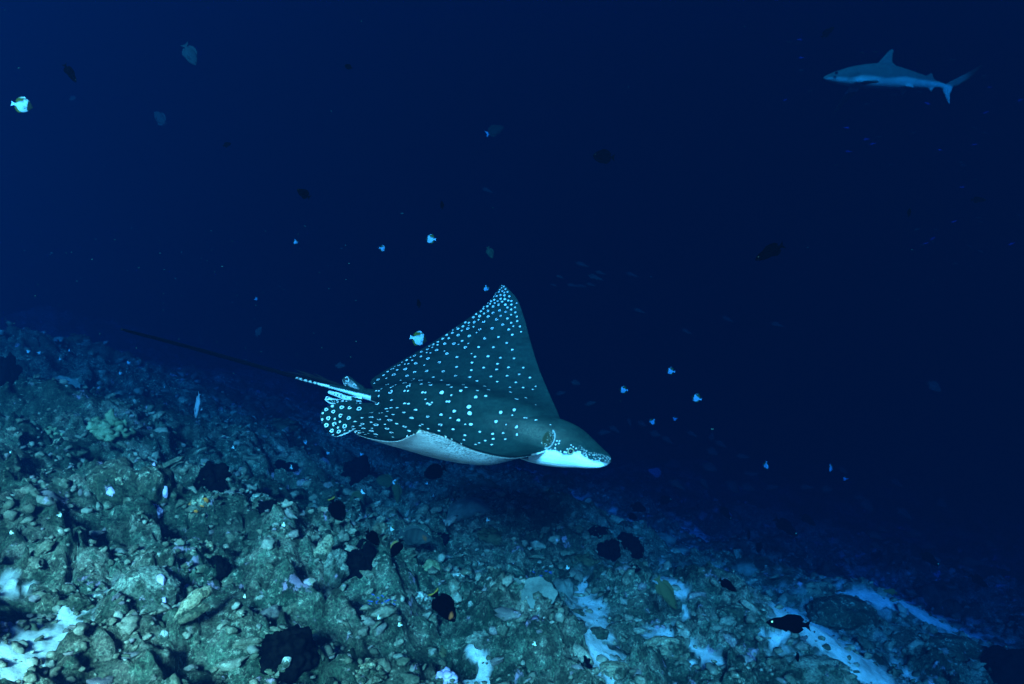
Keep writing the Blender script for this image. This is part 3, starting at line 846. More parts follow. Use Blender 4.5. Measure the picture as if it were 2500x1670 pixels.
def ray_disc():
    G0 = np.array([[P(*q) for q in st] for st in RAY])
    A = crom(G0, 300)
    G = np.swapaxes(crom(np.swapaxes(A, 0, 1), 200), 0, 1)
    s = np.linspace(-7, 7, 300)[:, None] / 7.0; t = np.linspace(0, 1, 200)[None, :]
    edge = np.sqrt(np.clip(1 - np.abs(2 * t - 1) ** 6, 0, 1)) * np.sqrt(np.clip(1 - np.abs(s) ** 10, 0, 1))
    wing = 0.016 * (1 - np.abs(s) ** 1.2) * np.sqrt(np.clip(1 - np.abs(2 * t - 1) ** 3, 0, 1))
    body = np.exp(-(s / 0.17) ** 2) * np.interp(t, [0, .15, .4, .7, 1], [.6, .95, 1, .62, .15])
    v, f, n = sheet(G, 0.0042 + edge * (wing + 0.062 * body), 0.0042 + edge * (wing + 0.052 * body))
    return v, f

def ring_loft(cen, ax, up, w, hu, hv, seg=28, pw=2.3):
    cen = np.asarray(cen, float); V = []; n = len(cen)
    for i in range(n):
        u = up - ax * (up @ ax); u /= np.linalg.norm(u); l = np.cross(ax, u)
        for k in range(seg):
            a = 2 * math.pi * k / seg; c, s = math.cos(a), math.sin(a)
            c2 = math.copysign(abs(c) ** (2 / pw), c); s2 = math.copysign(abs(s) ** (2 / pw), s)
            V.append(cen[i] + l * w[i] * c2 + u * (hu[i] if s > 0 else hv[i]) * s2)
    Fc = [(i * seg + k, i * seg + (k + 1) % seg, (i + 1) * seg + (k + 1) % seg, (i + 1) * seg + k) for i in range(n - 1) for k in range(seg)]
    V.append(cen[0]); V.append(cen[-1])
    for k in range(seg):
        Fc.append((n * seg, (k + 1) % seg, k)); Fc.append((n * seg + 1, (n - 1) * seg + k, (n - 1) * seg + (k + 1) % seg))
    return np.array(V), Fc

UP = np.array([0.20, -0.34, 0.92])
def ray_head():
    st = [(1215, 1040, 2.93, .055, .045, .040), (1262, 1056, 2.89, .085, .070, .070), (1310, 1070, 2.84, .100, .082, .080), (1355, 1082, 2.80, .102, .080, .076), (1395, 1094, 2.765, .094, .066, .064),
          (1425, 1105, 2.74, .080, .044, .048), (1452, 1117, 2.715, .066, .026, .032), (1474, 1126, 2.695, .048, .015, .018), (1484, 1130, 2.687, .026, .007, .008)]
    a = crom(np.array([[*P(*q[:3]), *q[3:]] for q in st]), 40)
    ax = a[-1, :3] - a[0, :3]; ax /= np.linalg.norm(ax)
    return ring_loft(a[:, :3], ax, UP, a[:, 3], a[:, 4], a[:, 5])

def fin_sheet(outline_root, outline_tip, th=0.0045, mid=None, n=30):
    """fin between a root polyline and an outer polyline, both lists of (px, py, d)"""
    a = crom([P(*q) for q in outline_root], n); b = crom([P(*q) for q in outline_tip], n)
    m = np.linspace(0, 1, n)[:, None, None]
    G = a[None] * (1 - m) + b[None] * m
    h = np.full((n, n), th) * (1.5 - 0.5 * np.linspace(0, 1, n)[:, None])
    v, f, _ = sheet(G, h, h)
    return v, f

def build_ray():
    parts = [ray_disc(), ray_head()]
    # pelvic fins
    parts.append(fin_sheet([(955, 985, 3.02), (930, 1003, 2.98), (905, 1018, 2.95), (885, 1030, 2.93)], [(822, 985, 3.02), (786, 1002, 3.0), (786, 1030, 2.98), (811, 1064, 2.95), (845, 1058, 2.93), (880, 1040, 2.93)]))
    # root of the tail
    tp = [(985, 975, 3.08, 26), (940, 970, 3.10, 20), (905, 964, 3.13, 15), (870, 957, 3.16, 11.5), (830, 947, 3.18, 8.5), (790, 938, 3.2, 6.5)]
    a = crom(np.array([[*P(*q[:3]), q[3] / F * q[2]] for q in tp]), 40)
    parts.append(tube(a[:, :3], a[:, 3], 16))
    # claspers
    for pl in ([(885, 975, 3.08, 7), (850, 973, 3.09, 6.5), (825, 964, 3.1, 6), (802, 957, 3.12, 4)], [(870, 984, 3.03, 7), (840, 983, 3.03, 7.5), (812, 980, 3.04, 8), (796, 972, 3.05, 6)]):
        a = crom(np.array([[*P(*q[:3]), q[3] / F * q[2]] for q in pl]), 20)
        parts.append(tube(a[:, :3], a[:, 3], 12))
    # small dorsal fin on the tail root
    parts.append(fin_sheet([(895, 955, 3.13), (880, 953, 3.14), (864, 950, 3.16), (850, 948, 3.165)], [(886, 943, 3.13), (866, 930, 3.14), (851, 918, 3.15), (838, 921, 3.16), (838, 934, 3.165), (846, 944, 3.165)], 0.004))
    v, f = remesh_union(parts, 0.0023, 12)
    n = vnormals(v, f)
    px = v[:, 0] / v[:, 1] * F + 1250; py = -v[:, 2] / v[:, 1] * F + 835
    toc = -(v / np.linalg.norm(v, axis=1, keepdims=True)); facing = (n * toc).sum(1)
    upn = n @ UP
    # dorsal or ventral: from the shell's own normal against the local wing frame
    ref = crom(np.array([[P(*q) for q in st] for st in RAY]), 120); ref = np.swapaxes(crom(np.swapaxes(ref, 0, 1), 60), 0, 1)
    ds = np.gradient(ref, axis=0); dt = np.gradient(ref, axis=1); rn = np.cross(ds, dt); rn /= np.linalg.norm(rn, axis=2, keepdims=True) + 1e-12
    if rn[60, 30] @ UP < 0: rn = -rn
    from mathutils.kdtree import KDTree
    kd = KDTree(120 * 60)
    R = ref.reshape(-1, 3); RN = rn.reshape(-1, 3)
    for i, q in enumerate(R): kd.insert(q, i)
    kd.balance()
    idx = np.array([kd.find(q)[1] for q in v])
    side = ((v - R[idx]) * RN[idx]).sum(1)           # > 0 above the mid surface
    nd = (n * RN[idx]).sum(1)
    ss = (idx // 60) / 119.0 * 2 - 1; ttc = (idx % 60) / 59.0
    belly = smooth01(-0.35, -0.72, nd)
    # head: pale below a line that runs from the wing root past the eye to the snout
    hx = [1230, 1280, 1331, 1359, 1374, 1390, 1402, 1415, 1421, 1440, 1460, 1481, 1500]
    hy = [1118, 1111, 1098, 1101, 1110, 1111, 1104, 1101, 1112, 1123, 1127, 1133, 1138]
    head = (px > 1290) & (np.abs(ss) < 0.40) | (px > 1345)
    L = np.interp(px, hx, hy) + 2.2 * n2(px * .35, py * .1, 3)
    near_side = n @ np.array([0, -1, 0]) > -0.15
    hb = np.where(near_side, smooth01(-4, 5, py - L + 2.5 * n3(v * 120, 17)), smooth01(0.15, -0.25, upn))
    belly = np.where(head, np.where((px < 1345) & (nd > .35) & (py < 1112), np.minimum(belly, hb), hb), belly)
    fins = (px < 905) & (ss < 0.3) & (ss > -0.35) & (ttc > 0.93)
    belly = np.where(fins, smooth01(0.1, -0.4, upn), belly)
    grain = n3(v * 300, 5); grain2 = n3(v * 90, 6)
    # dark speckles run over the edge of the pale side of the wings
    wing_u = np.clip((-ss - 0.35) / 0.6, 0, 1)
    fr = smooth01(0.50, -0.02, np.minimum(ttc * 1.1, 1)) * wing_u
    speck = np.clip(fr * 1.0 + grain * 0.8 - 0.25, 0, 1) * belly * (ss < -0.3)
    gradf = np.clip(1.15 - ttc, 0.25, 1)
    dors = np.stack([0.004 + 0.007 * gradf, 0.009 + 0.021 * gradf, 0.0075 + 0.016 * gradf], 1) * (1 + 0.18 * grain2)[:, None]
    # a browner, paler band on the shoulder behind the spiracle
    sh = np.exp(-(((px - 1300) - (py - 1052) * 1.6) / 60) ** 2 - ((py - 1052) / 26) ** 2) * (facing > 0)
    dors = dors + sh[:, None] * np.array([0.060, 0.052, 0.036]) * (1 + .5 * grain)[:, None]
    pale = np.array([0.74, 0.75, 0.72]) * (1 + 0.06 * grain2)[:, None]
    hw = smooth01(1215, 1345, px)[:, None]
    pale = np.array([0.80, 0.80, 0.77]) * hw + pale * (1 - 0.20 * wing_u[:, None]) * (1 - hw)
    pale = pale * (1 + 0.10 * n3(np.stack([v[:, 0] * 14, v[:, 1] * 14, v[:, 2] * 110], 1), 14) * hw[:, 0])[:, None]
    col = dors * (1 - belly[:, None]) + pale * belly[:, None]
    rimw = ((ttc < .035) | (ttc > .965)) & (ss < -.35) & (np.abs(nd) < .85)
    col = np.where(rimw[:, None], col * 0.30, col)
    col = col * (1 - 0.78 * np.clip(speck, 0, 1)[:, None])
    col = col * (1 + 0.22 * n3(v * 16, 21) + 0.16 * n3(np.stack([v[:, 0] * 30, v[:, 1] * 30, v[:, 2] * 140], 1), 22))[:, None]
    WHITE = np.array([0.72, 0.74, 0.70])
    # the spots, each given where it shows on the animal
    SP = []
    def add(ox, oy, k, rings, blobs):
        for q in rings: SP.append((ox + q[0] / k, oy + q[1] / k, q[2] * (0.86 if k > 9 else 0.95), 1))
        for q in blobs: SP.append((ox + q[0] / k, oy + q[1] / k, q[2] * (0.74 if q[2] > 3.4 else 0.84), 0))
    for reg in SPOTS: add(*reg)
    wmask = np.zeros(len(v)); halo = np.zeros(len(v))
    vis = facing > 0.02
    vi = np.nonzero(vis)[0]; vx, vy, vd = px[vi], py[vi], v[vi, 1]
    order = np.argsort(vx); vx, vy, vd, vi = vx[order], vy[order], vd[order], vi[order]
    kd2 = KDTree(len(v))
    for i, q in enumerate(v): kd2.insert(q, i)
    kd2.balance()
    rr = np.random.default_rng(5)
    for (sx, sy, r, ring) in SP:
        a, b = np.searchsorted(vx, [sx - 3.0, sx + 3.0])
        m = np.abs(vy[a:b] - sy) < 3.0
        if not m.any(): continue
        k = np.nonzero(m)[0] + a
        j = vi[k[np.argmin(vd[k] + 0.004 * (np.abs(vx[k] - sx) + np.abs(vy[k] - sy)))]]
        c = v[j]; R_ = r / F * c[1] * 0.95; nj = n[j]
        # undo foreshortening: marks that look like slits are round on the skin
        ph = rr.uniform(0, 6.28); gap = rr.random() < 0.4
        t1 = np.cross(nj, [0.3, 0.2, 0.9]); t1 /= np.linalg.norm(t1); t2 = np.cross(nj, t1)
        near = kd2.find_range(c, R_ * 2.6 + 0.006)
        for (q, i, dd) in near:
            if n[i] @ nj < 0.35: continue
            e = v[i] - c; x_, y_ = e @ t1, e @ t2; rad = math.hypot(x_, y_); an = math.atan2(y_, x_)
            w = 1 + 0.10 * math.sin(3 * an + ph)
            if ring:
                val = 1 - min(1, max(0, abs(rad - R_ * 0.86 * w) - 0.0009) / 0.0016)
                if gap and math.cos(an - ph) > 0.86: val = 0
            else:
                val = 1 - min(1, max(0, rad - R_ * w + 0.0004) / 0.0022)
            wmask[i] = max(wmask[i], val)
            halo[i] = max(halo[i], 1 - min(1, max(0, rad - R_) / (R_ * 0.9 + .004)))
    halo = halo * (1 - wmask) * (1 - belly)
    col = col * (1 - 0.55 * halo)[:, None]
    # snout marbling
    sn = (px > 1400) & (belly < 0.6) & (py > np.interp(px, hx, hy) - 20) & near_side
    wv = w3(v * 170, 8)
    sm = np.where(sn, smooth01(.46, .30, wv) * smooth01(1395, 1430, px + 1.0 * (py - 1100)), 0)
    wmask = np.maximum(wmask, sm * .75)
    # spiracle behind the eye: a dark patterned hollow
    q = ((px - 1338) * 0.92 + (py - 1072) * 0.40) / 14.5; p_ = (-(px - 1338) * 0.40 + (py - 1072) * 0.92) / 23.0
    e = np.sqrt(q * q + p_ * p_)
    spi = smooth01(1.0, .86, e) * (facing > 0) * (v[:, 1] < 2.95)
    col = col * (1 - spi[:, None]) + spi[:, None] * np.array([0.030, 0.034, 0.016])
    ws = w3(v * 230, 9)
    wmask = np.where(spi > .5, smooth01(.36, .2, ws) * .55 * (q > -0.4), wmask)
    rim = np.exp(-((e - 1.04) / .09) ** 2) * (facing > 0) * (v[:, 1] < 2.95) * (q > .1)
    wmask = np.maximum(wmask, rim * .5)
    v = v - n * (spi * smooth01(1.05, .3, e) * 0.010)[:, None]
    # tail root: white band along the lower side
    tb = (px < 905) & (px > 780) & (np.abs(py - (938 + (px - 790) * .235)) < 14) & (v[:, 1] > 3.06)
    line = 938 + (px - 790) * 0.235
    wmask = np.where(tb, smooth01(0.5, 3.5, py - line + 1.2 * n2(px * .3, py * .3, 4)), wmask)
    cl = (px < 858) & (py > 951) & (py < 990) & (v[:, 1] > 3.02) & ~tb
    wmask = np.where(cl, np.maximum(wmask, np.where(py < 976, .75 * (n3(v * 150, 12) > -.35), .8 * (w3(v * 190, 13) < .33))), wmask)
    wv_ = (0.80 + 0.22 * n3(v * 28, 15) + 0.16 * n3(v * 210, 16))[:, None]
    col = col * (1 - wmask[:, None]) + np.clip(WHITE * wv_, 0, .9) * wmask[:, None]
    # whip tail joined to the body mesh
    tp = [(805, 941, 3.19, 6.6), (770, 933, 3.17, 5.4), (700, 914, 3.08, 5.2), (600, 886, 2.88, 5.0), (500, 858, 2.64, 4.8), (400, 831, 2.38, 4.4), (330, 813, 2.20, 3.9), (297, 804, 2.11, 2.4)]
    a = crom(np.array([[*P(*q_[:3]), q_[3] / F * q_[2]] for q_ in tp]), 160)
    tv, tf = tube(a[:, :3], a[:, 3], 12)
    tpx = tv[:, 0] / tv[:, 1] * F + 1250; tpy = -tv[:, 2] / tv[:, 1] * F + 835
    ctr = np.interp(tpx, [q_[0] for q_ in tp][::-1], [q_[1] for q_ in tp][::-1])
    tw = np.where(tpx > 722, smooth01(-.2, 1.5, tpy - ctr) * ((np.sin(tpx * .55) > -.2) | (tpx > 775)), 0)
    tc = np.array([0.002, 0.002, 0.002]) * (1 - tw[:, None]) + WHITE * tw[:, None]
    # venomous spines with ragged fringe above the tail root
    ex_v = [tv]; ex_c = [tc]; ex_f = [(tf, 0)]; off = len(tv)
    for k in range(9):
        x0 = 838 - k * 9; y0 = 944 - k * 2.6
        x1 = x0 - 46 - (k % 3) * 9; y1 = y0 - 19 - (k % 4) * 2.5 + k * 0.4
        d0 = 3.17 + k * .006
        sv, sf = tube([P(x0, y0, d0), P((x0 + x1) / 2, (y0 + y1) / 2 - 1, d0 + .01), P(x1, y1, d0 + .02)], np.array([3.6, 2.6, .5]) / F * 3.2, 6)
        ex_v.append(sv); ex_c.append(np.tile([0.006, 0.006, 0.006], (len(sv), 1))); ex_f.append((sf, off)); off += len(sv)
    ex_f = [tuple(int(i) + o_ + len(v) for i in q_) for fs, o_ in ex_f for q_ in fs]
    c0 = P(1130, 985, 3.0)
    allv = np.concatenate([v] + ex_v) - c0
    allc = np.concatenate([col] + ex_c)
    loops = np.concatenate([f.ravel(), np.array([i for q_ in ex_f for i in q_], np.int64)])
    tot = np.concatenate([np.full(len(f), 4), np.array([len(q_) for q_ in ex_f])])
    me = bpy.data.meshes.new('eagle_ray')
    me.vertices.add(len(allv)); me.vertices.foreach_set('co', allv.astype(np.float32).ravel())
    me.loops.add(len(loops)); me.loops.foreach_set('vertex_index', loops.astype(np.int32))
    me.polygons.add(len(tot)); me.polygons.foreach_set('loop_start', (np.cumsum(tot) - tot).astype(np.int32))
    me.update(calc_edges=True)
    me.polygons.foreach_set('use_smooth', np.ones(len(tot), dtype=bool))
    c4 = np.ones((len(allc), 4), np.float32); c4[:, :3] = np.clip(allc, 0.002, 0.9)
    me.attributes.new('pigment', 'FLOAT_COLOR', 'POINT').data.foreach_set('color', c4.ravel())
    me.materials.append(M_ray)
    o = obj('eagle_ray', me, loc=c0)
    tag(o, 'white-spotted eagle ray with a long black whip tail, gliding right with one wing raised', 'ray')
    # near eye
    m = (np.abs(px - 1391) < 2.5) & (np.abs(py - 1101) < 2.5) & (facing > 0.1)
    j = np.nonzero(m)[0]; j = j[np.argmin(v[j, 1])] if len(j) else None
    if j is not None:
        e0, nj = v[j], n[j]
        ev, ef = ico(3)
        eye = obj('eye', mesh('eye', ev * 0.0125, ef, M_eyering), o, loc=Vector(e0 - nj * 0.005 - c0))
        obj('pupil', mesh('pupil', ev * 0.0078, ef, M_eye), eye, loc=Vector(nj * 0.0070))
    return o

SPOTS = [
 (1150, 690, 9.388,
  [(509,546,2.8),(633,507,3),(383,648,3.3),(507,692,3.2),(655,633,3.2),(793,663,3),(202,766,3.5),(54,796,3),(387,777,3.4),(588,834,3.8),(79,902,3.6),(287,893,3.8),(727,954,3.3),(486,1043,3.9),(197,1064,3.9),(315,1272,3.6)],
  [(707,62,1.3),(752,88,2),(701,118,1.6),(784,146,2.3),(655,164,1.6),(711,198,2.2),(634,214,2),(764,227,2),(834,216,2.4),(571,231,1),(549,257,1),(526,287,1),(511,322,1.5),(588,305,2.3),(670,282,2.4),(763,288,2.8),(874,316,2.8),(431,386,1.2),(391,431,1),(375,463,1.5),(458,429,2.2),(535,392,2.6),(673,367,2.8),(776,376,3),(852,413,2.4),(925,411,2.3),(611,420,2.2),(706,438,2.5),(543,466,2),(440,482,2),(1037,471,1.6),(285,551,1.5),(281,596,2.3),(376,537,2.8),(790,503,3.2),(928,505,2.8),(1007,566,2.3),(838,570,2.8),(922,615,2.8),(224,658,2.6),(110,721,2.4),(1013,682,2.6),(920,733,2.3),(1048,776,2.6),(292,707,2.4),(681,760,2.7),(175,849,2),(834,818,3.2),(918,920,2.8),(1060,880,2.8),(970,997,2.2),(1117,1006,2.8),(865,1069,3.4),(59,1011,2.4),(126,1143,2),(1144,1126,2),(942,1192,3.2),(626,1240,3.5),(820,1382,3.2),(175,1470,3.8),(508,1478,3.2),(940,1533,3.1)]),
 (900, 780, 9.388,
  [(2164,157,3),(2272,209,4),(2048,213,3),(1916,304,3),(2050,353,4),(2303,374,4),(1838,424,3.2),(1740,555,4),(1955,552,4.2),(1552,698,4.3),(1694,440,3),(1585,507,2.8),(1474,567,3),(1347,673,3.2),(1210,740,3.5),(1192,847,3),(1797,778,4.2),(2022,860,3.2),(1362,895,4.2),(1051,830,3.8),(1080,1000,4.4),(1622,982,4),(838,1131,4.7),(1056,1198,3.8),(1323,1173,4.6),(1711,1189,4.2),(575,1257,5.2),(695,1045,3.6),(878,1282,4.3),(215,1370,4.5),(820,1423,6),(1183,1366,6),(1995,1292,4),(420,1463,6),(2221,640,4),(1428,1494,4.5),(1825,1469,4.5),(905,1526,6),(1200,1464,4)],
  [(2210,68,3),(2300,75,3),(2292,134,1.5),(2020,178,1),(1930,245,1.5),(2138,250,2.5),(1790,350,3.3),(2143,485,3.2),(2283,550,2),(2063,571,1.6),(1577,580,2.2),(1392,603,1.8),(1459,637,2),(1326,758,2),(1418,766,2),(1741,723,1.4),(958,866,1.5),(995,925,2),(873,925,4),(766,979,1.8),(829,1017,2),(906,1015,2.2),(1270,1044,1.9),(600,1060,1.2),(566,1104,2),(516,1131,2.2),(656,1155,3),(435,1190,3.5),(340,1268,4),(404,1341,2.2),(725,1366,2.3),(1033,1333,2.5),(986,1376,1.2),(128,1458,2.3),(2013,1085,3.8),(1481,1296,3.4),(1663,1366,4),(1386,1416,4),(948,1457,2.8),(2175,1466,4.3),(2230,1530,4.5),(1900,1548,3),(617,1470,2),(552,1506,2.2),(507,1537,2.5)]),
 (1100, 820, 9.388, [],
  [(484,404,1.5),(558,476,3.5),(853,462,4.5),(1147,498,3.6),(1457,511,3),(490,610,3.3),(1078,638,3.3),(1327,711,3.3),(1662,728,2.9),(761,727,3.8),(1058,768,4),(474,786,3.2),(1580,877,3),(1814,958,2.9),(926,925,3.6),(1290,915,3.3),(445,944,4.5),(607,1031,4.4),(1070,1050,3.2),(1501,1063,3.1),(300,1090,4.7),(352,1154,5),(781,1124,4),(1366,1173,3.2),(1657,1183,2.9),(1953,1153,2.3),(1885,1226,2.6),(875,1211,4.7),(615,1245,3.8),(1377,1260,4.3),(238,1254,5),(578,1400,5.2),(814,1374,4.6),(1511,1429,6),(1728,1392,4.3),(20,1360,2),(1950,1553,2)]),
 (900, 920, 9.388,
  [(500,340,6.3),(187,598,7),(485,970,7),(165,1095,7),(420,1174,5.2),(238,962,4.8),(824,1140,5.6),(525,1275,5),(60,900,6),(1645,1098,5.2),(1362,914,4.4),(165,1295,5.5),(65,1220,6)],
  [(165,318,2.5),(228,320,2.4),(228,440,3.5),(285,248,2.6),(520,528,3.8),(822,606,4.2),(916,612,4.2),(655,707,4),(510,705,4.6),(405,705,5),(808,792,5),(1082,752,5),(1296,512,2.3),(1340,610,4),(1398,630,3.4),(1452,590,2.2),(1787,561,2.5),(1850,561,3.5),(1896,420,2),(1670,357,6.5),(1235,356,3.2),(1297,356,2.5),(825,322,2.5),(898,324,2.6),(560,836,4.6),(405,884,3.6),(985,940,7),(1658,865,4.8),(1955,785,4.7),(2290,680,5.3),(2308,826,5),(1876,938,2.1),(2058,988,5),(2208,1088,1.7),(2325,1085,3.8),(642,1062,4.8),(370,1084,2.8),(1175,1108,3.5),(1230,1088,3),(1360,1183,3),(1615,1233,3.2),(1935,1202,4),(925,1238,5.5),(870,1330,5),(1762,1327,5.3),(2202,1337,4),(1905,1394,3.5),(2187,1441,3.6),(2135,1495,2.5),(240,805,2),(305,808,1.8),(425,765,3),(55,1028,3.5),(555,1357,3.5),(190,1348,4.8)]),
 (1100, 940, 9.388, [],
  [(420,492,6.2),(442,640,6),(465,900,4.7),(333,902,1.7),(1153,623,5),(1042,832,4.8),(1458,562,4.9),(1415,689,1.8),(1697,745,3),(1748,753,2.7),(1962,797,4),(2287,911,1.6),(1950,428,2.2),(1272,905,2),(1510,953,5.2),(672,1072,3.7),(965,1120,3.2),(1207,1102,3.6),(1518,1137,3.3),(975,1233,3.2),(1258,1240,3),(793,1271,3),(657,1323,2.6),(570,1360,3),(942,1366,3.3),(2093,1322,1.8)]),
 (770, 880, 7.839,
  [(205,938,4),(338,975,4.2),(505,890,5),(658,905,4.2),(835,920,6),(478,1055,4.7),(247,1103,4.6),(640,1097,4.5),(205,1240,5),(355,1218,4.8),(560,1253,5.5),(315,1345,4.5),(445,1360,4.8),(1040,975,5.5),(895,1197,5),(705,1243,4.5),(915,1288,4.5),(725,1300,4.5),(770,1340,4.5),(840,1380,4.5),(1070,1333,6),(1155,1395,5.5),(745,508,8.5),(600,360,7)],
  [(325,870,4.5),(140,1008,2.5),(130,1130,3),(375,1117,2.4),(465,1175,2.6),(433,1280,2.6),(555,1335,1.9),(343,1423,1.4),(310,1452,1.3),(525,1420,1.5),(560,1400,1.6),(670,1365,4.5),(795,790,1.4),(860,797,2),(757,1155,4.5),(890,1090,4),(863,1248,2.5),(1085,1290,2.3),(845,1322,2.5),(912,1357,2.5),(955,1395,3),(1010,1373,2),(580,460,4.5),(950,578,4)]),
 (1280, 970, 7.842, [], [(218,122,1.6),(497,524,1.5),(338,870,1.6),(588,973,2),(690,1040,1.8),(676,835,1.7),(625,833,1.8),(662,885,1.8),(597,900,1.9),(897,914,1.6),(990,975,2),(820,985,1.5),(870,978,1.8),(915,995,1.6),(935,950,1.2),(775,1045,2.2),(800,1060,1.8)]),
]
build_ray()

# ------------------------------------------------------------------ the reef shark
def build_shark():
    D = 4.8; k = D / F
    cen = P(2160, 190, D)
    xs = np.array([2002, 2008, 2020, 2033, 2066, 2104, 2143, 2191, 2258, 2309, 2330])
    top = np.array([194, 190, 184.5, 180, 167.5, 160, 155, 161, 180, 198, 203])
    bot = np.array([197, 200, 204, 208, 212.5, 215.5, 217, 216, 213.5, 210, 209])
    n = 60; u = np.linspace(0, 1, n)
    X = np.interp(u, np.linspace(0, 1, len(xs)), xs); T = np.interp(X, xs, top); B = np.interp(X, xs, bot)
    ker = np.ones(5) / 5
    T[2:-2] = np.convolve(T, ker, 'valid'); B[2:-2] = np.convolve(B, ker, 'valid')
    cs = np.stack([(X - 2160) * k, 0.10 * ((X - 2160) * k), -((T + B) / 2 - 190) * k], 1)
    hh = (B - T) / 2 * k
    V, Fc = ring_loft(cs, np.array([1.0, 0, 0]), np.array([0, 0, 1.0]), hh * np.interp(X, [2002, 2060, 2150, 2309, 2330], [1.25, 1.0, .9, .75, .6]), hh, hh, 28, 2.1)
    parts = [(V, Fc)]
    def fin(root, tip, th):
        a = crom(np.array([[(q[0] - 2160) * k, q[2] + .1 * (q[0] - 2160) * k, -(q[1] - 190) * k] for q in root]), 24)
        b = crom(np.array([[(q[0] - 2160) * k, q[2] + .1 * (q[0] - 2160) * k, -(q[1] - 190) * k] for q in tip]), 24)
        m = np.linspace(0, 1, 24)[:, None, None]; G = a[None] * (1 - m) + b[None] * m
        h = np.full((24, 24), th) * (1.4 - .6 * np.linspace(0, 1, 24)[:, None])
        v, f, _ = sheet(G, h, h); parts.append((v, f))
    th = .0075
    fin([(2140, 164, 0), (2160, 163, 0), (2178, 165, 0), (2193, 168, 0)], [(2144, 152, 0), (2168, 126, 0), (2178, 119, 0), (2182, 124, 0), (2178, 148, 0), (2192, 162, 0)], th)
    fin([(2312, 206, 0), (2322, 203, 0), (2332, 203, 0), (2338, 206, 0)], [(2330, 193, 0), (2372, 172, .02), (2420, 147, .06), (2426, 143, .06), (2390, 178, .03), (2350, 200, 0)], th)
    fin([(2308, 205, 0), (2316, 208, 0), (2326, 209, 0), (2334, 206, 0)], [(2310, 215, 0), (2320, 234, .01), (2332, 250, .02), (2328, 232, .01), (2335, 212, 0)], th)
    for s, y1 in ((-1, -.20), (1, .30)):
        fin([(2079, 208, s * .05), (2088, 210, s * .05), (2098, 211, s * .05), (2106, 211, s * .05)], [(2082, 216, s * .07), (2088, 228, y1), (2094, 235, y1 * 1.25), (2099, 229, y1 * 1.1), (2106, 214, s * .07)], th)
        fin([(2205, 210, s * .02), (2212, 210, s * .02), (2220, 210, s * .02)], [(2208, 214, s * .03), (2218, 220, s * .07), (2224, 216, s * .05)], th)
    fin([(2268, 209, 0), (2276, 209, 0), (2282, 209, 0)], [(2272, 215, 0), (2280, 221, 0), (2284, 213, 0)], th)
    fin([(2266, 185, 0), (2276, 188, 0), (2284, 191, 0)], [(2270, 179, 0), (2281, 174, 0), (2286, 186, 0)], th)
    v, f = remesh_union(parts, .0075, 8)
    sx = v[:, 0] / k + 2160; sy = -v[:, 2] / k + 190
    line = np.interp(sx, [2002, 2060, 2090, 2150, 2200, 2310, 2330, 2350], [198, 199, 195, 199, 194, 200, 206, 214])
    w = smooth01(-3.5, 3.5, sy - line + 1.2 * n3(v * 9, 3))
    finm = (sx > 2090) & (sx < 2200) & (sy < 153) | (sx > 2336) & (sy < 203)
    w = np.where(finm, 0, w)
    pect = (sx > 2078) & (sx < 2108) & (sy > 217)
    grey = np.array([0.07, 0.13, 0.075]); white = np.array([0.32, 0.46, 0.30])
    c = grey * (1 - w[:, None]) + white * w[:, None]
    c = np.where(pect[:, None], grey * .8, c)
    gl = np.zeros(len(v))
    for q in range(5): gl = np.maximum(gl, np.exp(-((sx - (2062 + q * 5.5) + .15 * (sy - 195)) / 1.1) ** 2) * (np.abs(sy - 195) < 9))
    c = c * (1 - .55 * gl)[:, None]
    c = c * (1 - .5 * np.exp(-((sy - (203 + .25 * (sx - 2015))) / 1.0) ** 2) * (np.abs(sx - 2024) < 10))[:, None]
    c = c * (1 + .18 * n3(v * 5, 4) + .12 * n3(v * 30, 5))[:, None]
    edge = smooth01(2355, 2400, sx) * .8
    c = c * (1 - edge[:, None])
    bl = ((sx - 2332) > 4 + (sy - 225) * -.1) & (sy > 212) & (sx > 2331)
    c = np.where(bl[:, None], 0.012, c)
    o = obj('reef_shark', mesh('reef_shark', v, f, M_fish, True, {'pigment': c}), loc=cen)
    tag(o, 'grey reef shark with pale belly, cruising left in the blue water', 'shark')
    ev, ef = ico(2)
    for s in (-1, 1):
        obj('eye', mesh('eye', ev * .009, ef, M_eye), o, loc=((2026 - 2160) * k, s * .05 - .05, -(192 - 190) * k))
build_shark()

